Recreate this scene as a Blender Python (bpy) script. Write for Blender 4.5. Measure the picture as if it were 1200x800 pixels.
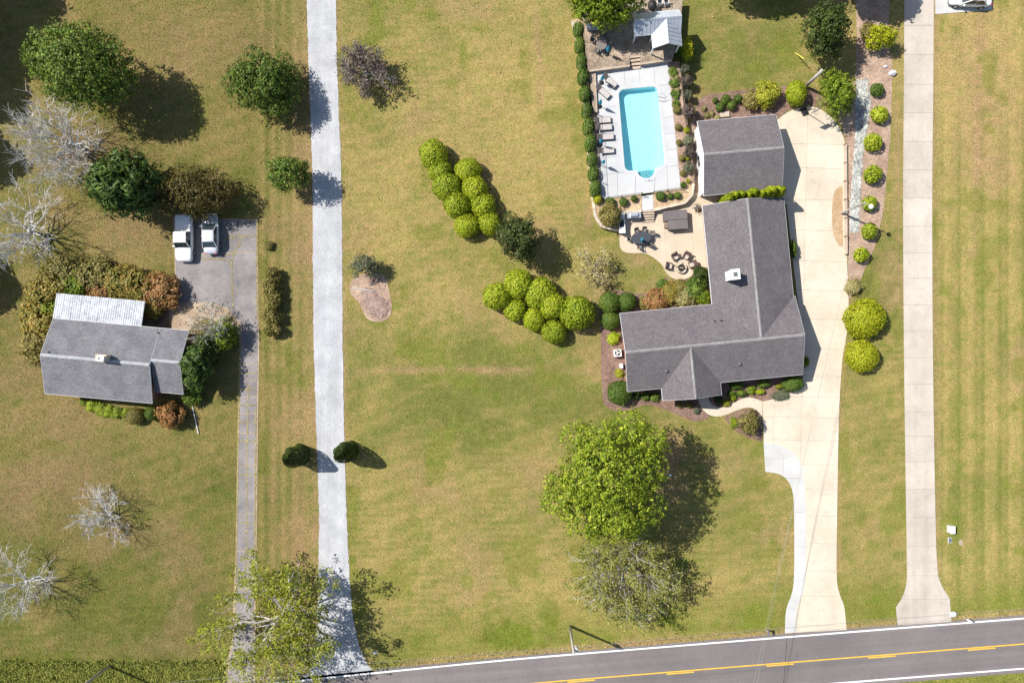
import bpy, bmesh, math, random
import numpy as np
from mathutils import Vector, Matrix

for o in list(bpy.data.objects):
    bpy.data.objects.remove(o)
SC = bpy.context.scene
COL = SC.collection
R = math.radians

# ------------------------------------------------------------------ camera, sky, sun, exposure
H = 85.0                       # drone height in metres
NX, NY = 2.5, -1.2             # ground point straight below the drone
cam = bpy.data.cameras.new('camera')
cam.sensor_width = 36.0
cam.lens = 36.0 * H / 120.0
cam.shift_x = -NX / 120.0
cam.shift_y = -NY / 120.0
cam.clip_end = 6000
cam_o = bpy.data.objects.new('camera', cam)
cam_o.location = (NX, NY, H)
COL.objects.link(cam_o)
SC.camera = cam_o

SUN_EL, SUN_DIR = R(48.5), R(-23.5)            # light travels towards +x, a little to -y
world = bpy.data.worlds.new('World')
SC.world = world
world.use_nodes = True
wn = world.node_tree.nodes
bg = wn['Background']
sky = wn.new('ShaderNodeTexSky')
sky.sky_type = 'NISHITA'
sky.sun_disc = False
sky.sun_elevation = SUN_EL
d = Vector((math.cos(SUN_DIR) * math.cos(SUN_EL), math.sin(SUN_DIR) * math.cos(SUN_EL), -math.sin(SUN_EL)))
sky.sun_rotation = math.atan2(-d.x, -d.y)
world.node_tree.links.new(sky.outputs[0], bg.inputs[0])
bg.inputs[1].default_value = 0.083
sun = bpy.data.lights.new('sun', 'SUN')
sun.energy = 4.5
sun.angle = R(0.5)
sun.color = (1.0, 0.955, 0.88)
sun_o = bpy.data.objects.new('sun', sun)
sun_o.rotation_euler = d.to_track_quat('-Z', 'Y').to_euler()
sun_o.location = (-40, 30, 60)
COL.objects.link(sun_o)
SC.view_settings.view_transform = 'Standard'
SC.view_settings.look = 'None'
SC.view_settings.exposure = 0.7
SC.view_settings.gamma = 1.0
SC.view_settings.use_curve_mapping = False
SC.render.engine = 'CYCLES'
SC.cycles.max_bounces = 6
SC.cycles.transparent_max_bounces = 12

# ------------------------------------------------------------------ helpers
def P(px, py, z=0.0):
    """survey point (photo grid, 10 units to the metre on the ground) seen at height z -> world"""
    k = (H - z) / H / 10.0
    return Vector((NX + (px - 625.0) * k, NY + (412.0 - py) * k, z))

def PP(pts, z=0.0):
    return [tuple(P(x, y, z)) for x, y in pts]

def lin(r, g, b):
    f = lambda c: (c / 255 / 12.92) if c / 255 <= .04045 else ((c / 255 + .055) / 1.055) ** 2.4
    return (f(r), f(g), f(b))

class MB:
    def __init__(s):
        s.v = []; s.f = []
    def add(s, vs, fs):
        n = len(s.v)
        s.v += [tuple(v) for v in vs]
        s.f += [tuple(i + n for i in f) for f in fs]
        return s
    def box(s, c, sz, rz=0.0, taper=1.0, tilt=0.0):
        cx, cy, cz = c; a, b, h = sz[0] / 2, sz[1] / 2, sz[2] / 2
        co, si = math.cos(rz), math.sin(rz)
        ct, st = math.cos(tilt), math.sin(tilt)
        vs = []
        for z, t in ((-h, 1.0), (h, taper)):
            for x, y in ((-a, -b), (a, -b), (a, b), (-a, b)):
                x *= t; y *= t
                x2, z2 = x * ct + z * st, -x * st + z * ct
                vs.append((cx + x2 * co - y * si, cy + x2 * si + y * co, cz + z2))
        return s.add(vs, [(3, 2, 1, 0), (4, 5, 6, 7), (0, 1, 5, 4), (1, 2, 6, 5), (2, 3, 7, 6), (3, 0, 4, 7)])
    def tube(s, pts, rad, n=6, cap=True):
        pts = [Vector(p) for p in pts]
        if not isinstance(rad, (list, tuple)): rad = [rad] * len(pts)
        vs = []; fs = []
        for i, p in enumerate(pts):
            a = pts[min(i + 1, len(pts) - 1)] - pts[max(i - 1, 0)]
            if a.length < 1e-6: a = Vector((0, 0, 1))
            a.normalize()
            u = a.orthogonal().normalized() if abs(a.z) < .9 else a.cross(Vector((0, 1, 0))).normalized()
            w = a.cross(u)
            for k in range(n):
                t = 2 * math.pi * k / n
                vs.append(p + (u * math.cos(t) + w * math.sin(t)) * rad[i])
        for i in range(len(pts) - 1):
            for k in range(n):
                k2 = (k + 1) % n
                fs.append((i * n + k, i * n + k2, (i + 1) * n + k2, (i + 1) * n + k))
        if cap:
            fs.append(tuple(range(n - 1, -1, -1))); m = (len(pts) - 1) * n
            fs.append(tuple(range(m, m + n)))
        return s.add(vs, fs)
    def lathe(s, prof, n=14, c=(0, 0, 0), sx=1.0, sy=1.0):
        vs = []; fs = []
        for r, z in prof:
            for k in range(n):
                t = 2 * math.pi * k / n
                vs.append((c[0] + r * sx * math.cos(t), c[1] + r * sy * math.sin(t), c[2] + z))
        for i in range(len(prof) - 1):
            for k in range(n):
                k2 = (k + 1) % n
                fs.append((i * n + k, i * n + k2, (i + 1) * n + k2, (i + 1) * n + k))
        fs.append(tuple(range(n - 1, -1, -1))); m = (len(prof) - 1) * n
        fs.append(tuple(range(m, m + n)))
        return s.add(vs, fs)
    def prism(s, poly, z0, z1):
        """poly: list of (x, y) world points, any simple outline"""
        a = sum(poly[i][0] * poly[(i + 1) % len(poly)][1] - poly[(i + 1) % len(poly)][0] * poly[i][1] for i in range(len(poly)))
        if a < 0: poly = poly[::-1]
        n = len(poly)
        vs = [(p[0], p[1], z0) for p in poly] + [(p[0], p[1], z1) for p in poly]
        fs = [(i, (i + 1) % n, n + (i + 1) % n, n + i) for i in range(n)]
        fs.append(tuple(range(n, 2 * n)))
        return s.add(vs, fs)
    def loft(s, rings, cap=True):
        n = len(rings[0]); vs = [p for r in rings for p in r]; fs = []
        for i in range(len(rings) - 1):
            for k in range(n):
                k2 = (k + 1) % n
                fs.append((i * n + k, i * n + k2, (i + 1) * n + k2, (i + 1) * n + k))
        if cap:
            fs.append(tuple(range(n - 1, -1, -1))); m = (len(rings) - 1) * n
            fs.append(tuple(range(m, m + n)))
        return s.add(vs, fs)
    def mesh(s, name, m=None, smooth=False, recalc=True):
        me = bpy.data.meshes.new(name)
        me.from_pydata(s.v, [], s.f)
        if recalc:
            bm = bmesh.new(); bm.from_mesh(me)
            big = [f for f in bm.faces if len(f.verts) > 4]
            if big: bmesh.ops.triangulate(bm, faces=big, ngon_method='EAR_CLIP')
            bmesh.ops.recalc_face_normals(bm, faces=bm.faces[:])
            bm.to_mesh(me); bm.free()
        if smooth:
            for p in me.polygons: p.use_smooth = True
        if m: me.materials.append(m)
        return me
    def build(s, name, m=None, parent=None, loc=(0, 0, 0), rz=0.0, smooth=False):
        return obj(name, s.mesh(name, m, smooth), parent, loc, rz)

def obj(name, data, parent=None, loc=(0, 0, 0), rz=0.0):
    o = bpy.data.objects.new(name, data)
    COL.objects.link(o)
    o.location = loc; o.rotation_euler = (0, 0, rz)
    if parent: o.parent = parent
    return o

def tag(o, label=None, cat=None, group=None, kind=None):
    if label: o['label'] = label
    if cat: o['category'] = cat
    if group: o['group'] = group
    if kind: o['kind'] = kind
    return o

def thing(name, label, cat, loc=(0, 0, 0), rz=0.0, group=None):
    return tag(obj(name, None, None, loc, rz), label, cat, group)

def copy_tree(o, loc=None, rz=None, scale=None, parent=None, label=None):
    c = o.copy(); COL.objects.link(c)
    if parent: c.parent = parent
    if loc is not None: c.location = loc
    if rz is not None: c.rotation_euler = (0, 0, rz)
    if scale is not None: c.scale = scale
    if label: c['label'] = label
    for ch in list(KIDS.get(o.name, [])) or [k for k in o.children]:
        copy_tree(ch, parent=c)
    return c
KIDS = {}
ORD = ['first', 'second', 'third', 'fourth', 'fifth', 'sixth', 'seventh', 'eighth', 'ninth', 'tenth', 'eleventh', 'twelfth']

# ------------------------------------------------------------------ materials
def nodes(name):
    m = bpy.data.materials.new(name); m.use_nodes = True
    nt = m.node_tree; b = nt.nodes['Principled BSDF']
    return m, nt, b

def ramp(nt, cols, pos=None):
    r = nt.nodes.new('ShaderNodeValToRGB'); e = r.color_ramp.elements
    pos = pos or [i / (len(cols) - 1) for i in range(len(cols))]
    while len(e) < len(cols): e.new(.5)
    for i, c in enumerate(cols):
        e[i].position = pos[i]; e[i].color = (*c, 1)
    return r

def noise(nt, scale, detail=4, vec=None, rough=.6):
    n = nt.nodes.new('ShaderNodeTexNoise'); n.inputs['Scale'].default_value = scale
    n.inputs['Detail'].default_value = detail; n.inputs['Roughness'].default_value = rough
    if vec is not None: nt.links.new(vec, n.inputs['Vector'])
    return n

def mix(nt, a, b, fac, mode='MIX'):
    m = nt.nodes.new('ShaderNodeMix'); m.data_type = 'RGBA'; m.blend_type = mode
    for i, x in ((0, fac), (6, a), (7, b)):
        if hasattr(x, 'is_linked') or isinstance(x, bpy.types.NodeSocket): nt.links.new(x, m.inputs[i])
        else: m.inputs[i].default_value = (*x, 1) if isinstance(x, tuple) else x
    return m.outputs[2]

def surf(name, ca, cb, big=.35, fine=9.0, fineamt=.35, rough=.85, bump=.25, vary=0.0, spec=.3, dist=.02, streak=None, stain=0.0):
    """two tones blended by large noise, speckled by fine noise, with relief"""
    m, nt, b = nodes(name)
    geo = nt.nodes.new('ShaderNodeNewGeometry'); pos = geo.outputs['Position']
    n1 = noise(nt, big, 5, pos); n2 = noise(nt, fine, 3, pos)
    r1 = ramp(nt, [ca, cb], [.35, .68]); nt.links.new(n1.outputs[0], r1.inputs[0])
    r2 = ramp(nt, [(1 - fineamt,) * 3, (1 + fineamt * .6,) * 3], [.28, .72]); nt.links.new(n2.outputs[0], r2.inputs[0])
    c = mix(nt, r1.outputs[0], r2.outputs[0], 1.0, 'MULTIPLY')
    if streak:          # long bands worn along a direction: (angle, across-scale, amount)
        mp = nt.nodes.new('ShaderNodeMapping'); mp.vector_type = 'TEXTURE'; mp.inputs['Rotation'].default_value = (0, 0, streak[0]); mp.inputs['Scale'].default_value = (60, 1, 1)
        nt.links.new(pos, mp.inputs[0]); n4 = noise(nt, streak[1], 3, mp.outputs[0]); r4 = ramp(nt, [(1 - streak[2],) * 3, (1 + streak[2],) * 3], [.3, .7]); nt.links.new(n4.outputs[0], r4.inputs[0])
        c = mix(nt, c, r4.outputs[0], 1.0, 'MULTIPLY')
    if stain:           # drips and old damp marks
        n5 = noise(nt, 1.1, 6, pos, .7); r5 = ramp(nt, [(1 - stain, 1 - stain, 1 - stain * .9), (1, 1, 1)], [.34, .47]); nt.links.new(n5.outputs[0], r5.inputs[0])
        c = mix(nt, c, r5.outputs[0], 1.0, 'MULTIPLY')
    if vary:
        oi = nt.nodes.new('ShaderNodeObjectInfo')
        r3 = ramp(nt, [(1 - vary,) * 3, (1 + vary,) * 3]); nt.links.new(oi.outputs['Random'], r3.inputs[0])
        c = mix(nt, c, r3.outputs[0], 1.0, 'MULTIPLY')
    nt.links.new(c, b.inputs['Base Color'])
    b.inputs['Roughness'].default_value = rough; b.inputs['Specular IOR Level'].default_value = spec
    if bump:
        bp = nt.nodes.new('ShaderNodeBump'); bp.inputs['Strength'].default_value = bump; bp.inputs['Distance'].default_value = dist
        nt.links.new(n2.outputs[0], bp.inputs['Height']); nt.links.new(bp.outputs[0], b.inputs['Normal'])
    return m

def plain(name, c, rough=.5, metal=0.0, spec=.4, amt=.12, scale=6.0):
    m, nt, b = nodes(name)
    tc = nt.nodes.new('ShaderNodeTexCoord')
    n = noise(nt, scale, 3, tc.outputs['Object'])
    r = ramp(nt, [tuple(x * (1 - amt) for x in c), tuple(min(1, x * (1 + amt)) for x in c)], [.3, .7])
    nt.links.new(n.outputs[0], r.inputs[0]); nt.links.new(r.outputs[0], b.inputs['Base Color'])
    b.inputs['Roughness'].default_value = rough; b.inputs['Metallic'].default_value = metal
    b.inputs['Specular IOR Level'].default_value = spec
    return m

def leafmat(name, cols, transl=.25, nz=.9):
    """leaf colours: each leaf its own tone, drifting over the crown"""
    m, nt, b = nodes(name)
    geo = nt.nodes.new('ShaderNodeNewGeometry')
    n = noise(nt, nz, 3, geo.outputs['Position'])
    ad = nt.nodes.new('ShaderNodeMath'); ad.operation = 'MULTIPLY_ADD'
    ad.inputs[1].default_value = .6
    nt.links.new(geo.outputs['Random Per Island'], ad.inputs[0])
    mr = nt.nodes.new('ShaderNodeMath'); mr.operation = 'MULTIPLY_ADD'; mr.inputs[1].default_value = 1.2; mr.inputs[2].default_value = -.4
    nt.links.new(n.outputs[0], mr.inputs[0]); nt.links.new(mr.outputs[0], ad.inputs[2])
    r = ramp(nt, cols); nt.links.new(ad.outputs[0], r.inputs[0])
    oi = nt.nodes.new('ShaderNodeObjectInfo'); rv = ramp(nt, [(.80, .84, .80), (1.16, 1.12, 1.1)]); nt.links.new(oi.outputs['Random'], rv.inputs[0])
    col = mix(nt, r.outputs[0], rv.outputs[0], 1.0, 'MULTIPLY')
    nt.links.new(col, b.inputs['Base Color'])
    b.inputs['Roughness'].default_value = .55; b.inputs['Specular IOR Level'].default_value = .25
    t = nt.nodes.new('ShaderNodeBsdfTranslucent'); nt.links.new(col, t.inputs[0])
    mx = nt.nodes.new('ShaderNodeMixShader'); mx.inputs[0].default_value = transl
    nt.links.new(b.outputs[0], mx.inputs[1]); nt.links.new(t.outputs[0], mx.inputs[2])
    nt.links.new(mx.outputs[0], nt.nodes['Material Output'].inputs[0])
    return m

def shingle(name, ca, cb, swap=False):
    m, nt, b = nodes(name)
    tc = nt.nodes.new('ShaderNodeTexCoord'); v = tc.outputs['Object']
    if swap:
        mp = nt.nodes.new('ShaderNodeMapping'); mp.inputs['Rotation'].default_value = (0, 0, R(90)); nt.links.new(v, mp.inputs[0]); v = mp.outputs[0]
    br = nt.nodes.new('ShaderNodeTexBrick'); nt.links.new(v, br.inputs['Vector'])
    br.inputs['Scale'].default_value = 1.0; br.inputs['Brick Width'].default_value = .33; br.inputs['Row Height'].default_value = .18
    br.inputs['Mortar Size'].default_value = .012; br.inputs['Bias'].default_value = 0.0
    br.inputs['Color1'].default_value = (.72, .72, .72, 1); br.inputs['Color2'].default_value = (1.22, 1.2, 1.2, 1); br.inputs['Mortar'].default_value = (.55, .55, .55, 1)
    n1 = noise(nt, .5, 5, v); r = ramp(nt, [ca, cb], [.33, .68]); nt.links.new(n1.outputs[0], r.inputs[0])
    n2 = noise(nt, 9.0, 3, v); r2 = ramp(nt, [(.66,) * 3, (1.28,) * 3], [.3, .7]); nt.links.new(n2.outputs[0], r2.inputs[0])
    c = mix(nt, r.outputs[0], br.outputs[0], .45, 'MULTIPLY'); c = mix(nt, c, r2.outputs[0], 1.0, 'MULTIPLY')
    nt.links.new(c, b.inputs['Base Color']); b.inputs['Roughness'].default_value = .9; b.inputs['Specular IOR Level'].default_value = .2
    bp = nt.nodes.new('ShaderNodeBump'); bp.inputs['Strength'].default_value = .5; bp.inputs['Distance'].default_value = .02
    nt.links.new(br.outputs['Fac'], bp.inputs['Height']); nt.links.new(bp.outputs[0], b.inputs['Normal'])
    return m

def attrmat(name, fine=6.0, lo=.62, hi=1.3, island=False, bump=.5):
    """colour from the surface's own tone attribute, broken up by fine noise"""
    m, nt, b = nodes(name)
    at = nt.nodes.new('ShaderNodeAttribute'); at.attribute_name = 'tone'
    geo = nt.nodes.new('ShaderNodeNewGeometry'); pos = geo.outputs['Position']
    c = at.outputs['Color']
    if island:
        r = ramp(nt, [(lo * .92, lo * 1.12, lo * .8), (1.0, 1.0, 1.0), (hi * 1.05, hi, hi * 1.0)]); nt.links.new(geo.outputs['Random Per Island'], r.inputs[0])
        c = mix(nt, c, r.outputs[0], 1.0, 'MULTIPLY')
    else:
        n2 = noise(nt, fine, 5, pos, .7); r = ramp(nt, [(lo * .9, lo * 1.1, lo * .75), (1, 1, 1), (hi * 1.06, hi, hi * 1.0)], [.30, .5, .70]); nt.links.new(n2.outputs[0], r.inputs[0])
        c = mix(nt, c, r.outputs[0], 1.0, 'MULTIPLY')
        n3 = noise(nt, 1.3, 4, pos, .7); r3 = ramp(nt, [(.74, .90, .62), (1.0, 1.0, 1.0), (1.22, 1.12, 1.18)], [.3, .5, .7]); nt.links.new(n3.outputs[0], r3.inputs[0])
        c = mix(nt, c, r3.outputs[0], 1.0, 'MULTIPLY')
        bp = nt.nodes.new('ShaderNodeBump'); bp.inputs['Strength'].default_value = bump; bp.inputs['Distance'].default_value = .06
        nt.links.new(n2.outputs[0], bp.inputs['Height']); nt.links.new(bp.outputs[0], b.inputs['Normal'])
    nt.links.new(c, b.inputs['Base Color']); b.inputs['Roughness'].default_value = .95; b.inputs['Specular IOR Level'].default_value = .1
    return m

def watermat():
    m, nt, b = nodes('pool_water')
    nt.nodes.remove(b)
    tr = nt.nodes.new('ShaderNodeBsdfTransparent'); tr.inputs[0].default_value = (.74, .94, .965, 1)
    gl = nt.nodes.new('ShaderNodeBsdfGlossy'); gl.inputs['Roughness'].default_value = .06
    fr = nt.nodes.new('ShaderNodeFresnel'); fr.inputs[0].default_value = 1.33
    geo = nt.nodes.new('ShaderNodeNewGeometry')
    n = noise(nt, 2.2, 3, geo.outputs['Position'])
    bp = nt.nodes.new('ShaderNodeBump'); bp.inputs['Strength'].default_value = .25; bp.inputs['Distance'].default_value = .05
    nt.links.new(n.outputs[0], bp.inputs['Height'])
    nt.links.new(bp.outputs[0], gl.inputs['Normal']); nt.links.new(bp.outputs[0], fr.inputs['Normal'])
    mx = nt.nodes.new('ShaderNodeMixShader'); nt.links.new(fr.outputs[0], mx.inputs[0])
    nt.links.new(tr.outputs[0], mx.inputs[1]); nt.links.new(gl.outputs[0], mx.inputs[2])
    nt.links.new(mx.outputs[0], nt.nodes['Material Output'].inputs[0])
    return m

M = {}
M['lawn'] = attrmat('lawn_grass', 5.5, .58, 1.4)
M['tuft'] = attrmat('grass_blades', island=True, lo=.66, hi=1.36)
M['asphalt'] = surf('road_asphalt', (.155, .138, .136), (.20, .178, .172), .12, 14, .25, .9, .3, streak=(R(4.9), .9, .13), stain=.08)
M['oldasphalt'] = surf('old_asphalt', (.185, .168, .168), (.295, .272, .262), .35, 10, .3, .92, .3, .07, stain=.14)
M['whitegravel'] = surf('white_gravel', (.355, .36, .373), (.455, .46, .473), .5, 6, .2, .95, .6, dist=.03, streak=(R(88.5), .8, .09), stain=.08)
M['concrete'] = surf('warm_concrete', (.50, .43, .335), (.60, .525, .42), .25, 12, .10, .85, .1, .05, stain=.12)
M['greyconcrete'] = surf('grey_concrete', (.42, .37, .315), (.51, .455, .395), .3, 12, .13, .88, .1, .055, streak=(R(90), .8, .07), stain=.12)
M['whiteconcrete'] = surf('new_concrete', (.44, .435, .42), (.52, .515, .50), .4, 12, .08, .8, .1, .03)
M['deckconcrete'] = surf('pool_concrete', (.43, .435, .44), (.50, .505, .51), .35, 12, .08, .8, .1, .03)
M['patio'] = surf('patio_concrete', (.47, .385, .285), (.56, .47, .36), .4, 12, .09, .85, .1, .03)
M['joint'] = surf('joint_sand', (.20, .17, .14), (.26, .23, .19), 1, 10, .2)
M['aggregate'] = surf('tan_aggregate', (.24, .19, .145), (.42, .34, .26), .8, 6, .42, .95, .4)
M['mulch'] = surf('red_brown_mulch', (.17, .105, .08), (.27, .175, .135), .9, 5, .5, .95, .9, dist=.05)
M['tanmulch'] = surf('tan_straw_mulch', (.36, .25, .15), (.55, .41, .26), .7, 5, .4, .95, .9, dist=.05)
M['pinkmulch'] = surf('faded_mulch', (.30, .20, .15), (.45, .33, .24), .6, 5, .42, .95, .9, dist=.05)
M['orangegravel'] = surf('orange_gravel', (.38, .25, .14), (.50, .36, .22), .8, 8, .4)
M['bare'] = surf('bare_soil', (.30, .22, .15), (.42, .33, .24), .8, 6, .3)
M['stone'] = surf('pale_wall_stone', (.45, .37, .28), (.62, .53, .43), 1.2, 9, .25, vary=.12)
M['rock'] = surf('river_rock', (.40, .40, .42), (.72, .72, .74), 1.5, 12, .2, .8)
M['white'] = plain('white_paint', (.76, .76, .75), .5, amt=.04)
M['trimwhite'] = plain('white_trim', (.68, .69, .70), .45, amt=.05)
M['line'] = surf('white_road_paint', (.68, .68, .70), (.80, .80, .82), .8, 12, .14, .7, 0)
M['yellow'] = surf('yellow_road_paint', (.66, .38, .04), (.76, .45, .05), .8, 12, .16, .7, 0)
M['roofx'] = shingle('grey_brown_shingles', (.128, .116, .123), (.155, .142, .148))
M['roofy'] = shingle('grey_brown_shingles_wing', (.128, .116, .123), (.155, .142, .148), True)
M['oldroof'] = shingle('old_grey_shingles', (.145, .143, .156), (.205, .203, .217))
M['ridge'] = surf('ridge_shingle', (.20, .19, .19), (.27, .26, .255), 1, 8, .3)
M['oldridge'] = surf('pale_ridge_shingle', (.30, .31, .33), (.42, .43, .45), 1, 8, .3)
M['metalroof'] = surf('grey_blue_metal_roof', (.36, .39, .44), (.44, .47, .52), .6, 5, .1, .45, .05, spec=.5)
M['sheet'] = surf('weathered_white_sheet', (.34, .355, .39), (.56, .58, .62), 1.4, 5, .4, .6, .1)
M['brick'] = surf('brick_wall', (.30, .16, .11), (.40, .23, .17), 1, 9, .3)
M['siding'] = surf('white_siding', (.68, .67, .65), (.76, .75, .73), .7, 8, .06, .7)
M['glass'] = plain('dark_window_glass', (.025, .035, .04), .08, spec=.6, amt=.1)
M['carglass'] = plain('car_glass', (.03, .045, .05), .05, spec=.8, amt=.05)
M['carwhite'] = plain('white_car_paint', (.78, .78, .77), .22, spec=.6, amt=.02)
M['carsilver'] = plain('silver_car_paint', (.62, .64, .68), .2, metal=.35, spec=.6, amt=.02)
M['rubber'] = plain('black_rubber', (.02, .02, .02), .8)
M['black'] = plain('black_metal', (.022, .021, .021), .45, spec=.4)
M['steel'] = plain('stainless_steel', (.62, .65, .68), .3, metal=.6)
M['chrome'] = plain('polished_steel', (.75, .76, .78), .2, metal=.8)
M['red'] = plain('red_lamp', (.4, .02, .02), .3)
M['lampglass'] = plain('lamp_glass', (.75, .78, .8), .2)
M['teal'] = plain('teal_canvas', (.02, .33, .47), .85, amt=.2)
M['cushion'] = plain('grey_beige_sling', (.42, .39, .37), .9, amt=.1)
M['darksling'] = plain('brown_grey_sling', (.17, .145, .135), .9, amt=.12)
M['wicker'] = surf('brown_wicker', (.10, .06, .05), (.17, .11, .09), 3, 18, .4)
M['chaircushion'] = plain('tan_cushion', (.45, .38, .32), .9)
M['tubcover'] = surf('brown_vinyl_cover', (.125, .108, .108), (.155, .135, .135), 1, 10, .15, .6, .1)
M['darkglass'] = plain('smoked_glass_top', (.06, .065, .075), .22, spec=.5)
M['timber'] = surf('weathered_timber', (.20, .145, .11), (.30, .225, .17), 1.2, 9, .35)
M['paletimber'] = surf('pale_timber', (.42, .33, .25), (.52, .42, .33), 1.2, 9, .25)
M['polewood'] = surf('grey_pole_wood', (.34, .31, .28), (.48, .45, .41), 1.2, 9, .3)
M['bark'] = surf('brown_bark', (.10, .075, .055), (.17, .13, .10), 2, 9, .4)
M['palebark'] = surf('pale_bark', (.42, .41, .40), (.61, .60, .59), 2, 9, .25)
M['greybark'] = surf('grey_bark', (.36, .34, .32), (.55, .53, .50), 2, 9, .25)
M['dirt'] = M['bare']
M['poolplaster'] = plain('pale_blue_plaster', (.50, .75, .805), .6, amt=.05, scale=1.2)
M['poolstep'] = plain('teal_step_tile', (.14, .34, .38), .6, amt=.2, scale=4)
M['water'] = watermat()
M['yellowplastic'] = plain('yellow_guard', (.75, .62, .12), .5)
M['greybox'] = plain('grey_enamel', (.55, .56, .56), .5, amt=.06)
M['darkbox'] = plain('dark_box', (.12, .13, .14), .6, amt=.2)
M['wire'] = plain('dull_wire', (.30, .30, .30), .5)
M['brownwall'] = surf('brown_board_wall', (.14, .10, .08), (.20, .15, .12), 1.5, 8, .3)

# leaves
def L(*c): return [tuple(x) for x in c]
M['l_lime'] = leafmat('lime_needles', L((.10, .155, .006), (.29, .36, .014), (.48, .51, .045)), .15, 1.6)
M['l_yellow'] = leafmat('golden_leaves', L((.20, .24, .008), (.36, .385, .012), (.50, .49, .03)), .2)
M['l_mid'] = leafmat('mid_green_leaves', L((.028, .06, .007), (.09, .15, .018), (.28, .35, .055)), .12, 1.4)
M['l_bright'] = leafmat('yellow_green_leaves', L((.035, .075, .005), (.16, .23, .012), (.44, .47, .045)), .15, 1.5)
M['l_dark'] = leafmat('dark_green_leaves', L((.022, .04, .008), (.05, .08, .014), (.12, .15, .03)), .15)
M['l_mag'] = leafmat('magnolia_leaves', L((.03, .05, .012), (.065, .085, .02), (.15, .16, .045)), .12)
M['l_ever'] = leafmat('evergreen_needles', L((.025, .05, .010), (.07, .125, .024), (.19, .27, .045)), .15)
M['l_box'] = leafmat('boxwood_leaves', L((.045, .09, .014), (.095, .16, .022), (.18, .25, .04)), .2)
M['l_olive'] = leafmat('olive_leaves', L((.10, .09, .025), (.22, .19, .05), (.36, .31, .10)), .2)
M['l_brown'] = leafmat('brown_green_leaves', L((.045, .04, .01), (.095, .078, .02), (.18, .14, .04)), .2)
M['l_orange'] = leafmat('orange_leaves', L((.085, .115, .018), (.24, .20, .035), (.43, .27, .07)), .15, 1.6)
M['l_rust'] = leafmat('rust_leaves', L((.085, .095, .018), (.29, .145, .05), (.47, .24, .10)), .15, 1.6)
M['l_purple'] = leafmat('purple_brown_leaves', L((.06, .044, .038), (.125, .095, .08), (.21, .17, .14)), .15)
M['l_straw'] = leafmat('straw_leaves', L((.20, .17, .06), (.36, .31, .12), (.50, .45, .22)), .2)
M['l_grey'] = leafmat('grey_green_leaves', L((.09, .10, .06), (.17, .18, .11), (.27, .28, .19)), .2)
M['l_sparse'] = leafmat('thin_yellow_green_leaves', L((.13, .155, .016), (.33, .35, .03), (.52, .50, .07)), .3)
M['l_thin'] = leafmat('olive_green_leaves', L((.10, .115, .02), (.23, .24, .05), (.40, .385, .11)), .25)
M['l_pink'] = leafmat('pinkish_dry_plumes', L((.26, .17, .15), (.40, .28, .24), (.56, .43, .37)), .2)
# ------------------------------------------------------------------ foliage makers
def np_mesh(name, V, F, mat, tone=None, smooth=False):
    k = F.shape[1]
    me = bpy.data.meshes.new(name)
    me.vertices.add(len(V)); me.vertices.foreach_set('co', np.ascontiguousarray(V, np.float32).ravel())
    me.loops.add(F.size); me.loops.foreach_set('vertex_index', np.ascontiguousarray(F, np.int32).ravel())
    me.polygons.add(len(F))
    me.polygons.foreach_set('loop_start', np.arange(0, F.size, k, dtype=np.int32))
    if tone is not None:
        a = me.color_attributes.new('tone', 'FLOAT_COLOR', 'POINT')
        a.data.foreach_set('color', np.hstack([tone, np.ones((len(tone), 1))]).astype(np.float32).ravel())
    if mat: me.materials.append(mat)
    me.update(); me.validate()
    return me

def norm(a):
    return a / np.maximum(np.linalg.norm(a, axis=1, keepdims=True), 1e-9)

def leaves(rng, C, N, size, aspect=.55, spread=.5):
    """rhombus leaves at C facing roughly along N"""
    n = len(C)
    N = norm(N + rng.normal(0, spread, (n, 3)))
    T = norm(np.cross(N, rng.normal(0, 1, (n, 3))))
    B = np.cross(N, T)
    l = (size * rng.uniform(.5, 1.45, n))[:, None]
    w = l * aspect
    V = np.empty((n, 4, 3))
    V[:, 0] = C - T * l * .5; V[:, 1] = C + B * w * .5 + N * l * .08
    V[:, 2] = C + T * l * .5; V[:, 3] = C - B * w * .5 + N * l * .08
    return V.reshape(-1, 3), np.arange(n * 4).reshape(n, 4)

def sphere_dirs(rng, n, zmin=-.55):
    z = rng.uniform(zmin, 1, n); t = rng.uniform(0, 2 * math.pi, n); r = np.sqrt(np.maximum(0, 1 - z * z))
    return np.stack([r * np.cos(t), r * np.sin(t), z], 1)

def crown_cloud(rng, lumps, nclump, per, clump_r, depth=.3):
    """clumps on and inside a set of ellipsoid lumps -> leaf centres and outward normals"""
    lumps = np.array(lumps, float)
    area = (lumps[:, 3] * lumps[:, 4] + lumps[:, 3] * lumps[:, 5] + lumps[:, 4] * lumps[:, 5])
    idx = rng.choice(len(lumps), nclump, p=area / area.sum())
    D = sphere_dirs(rng, nclump, -.45)
    k = 1 - np.abs(rng.normal(0, depth, nclump)); k = np.clip(k, .15, 1.02)
    CC = lumps[idx, :3] + D * lumps[idx, 3:6] * k[:, None]
    cr = clump_r * rng.uniform(.6, 1.35, nclump)
    off = rng.normal(0, 1, (nclump, per, 3)); off *= (rng.uniform(.3, 1, (nclump, per)) ** .5 / np.maximum(np.linalg.norm(off, axis=2), 1e-6))[:, :, None]
    off[:, :, 2] *= .6
    C = CC[:, None, :] + off * cr[:, None, None]
    N = D[:, None, :] * .9 + off * .7 + np.array([0, 0, .2])
    return C.reshape(-1, 3), N.reshape(-1, 3)

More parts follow.
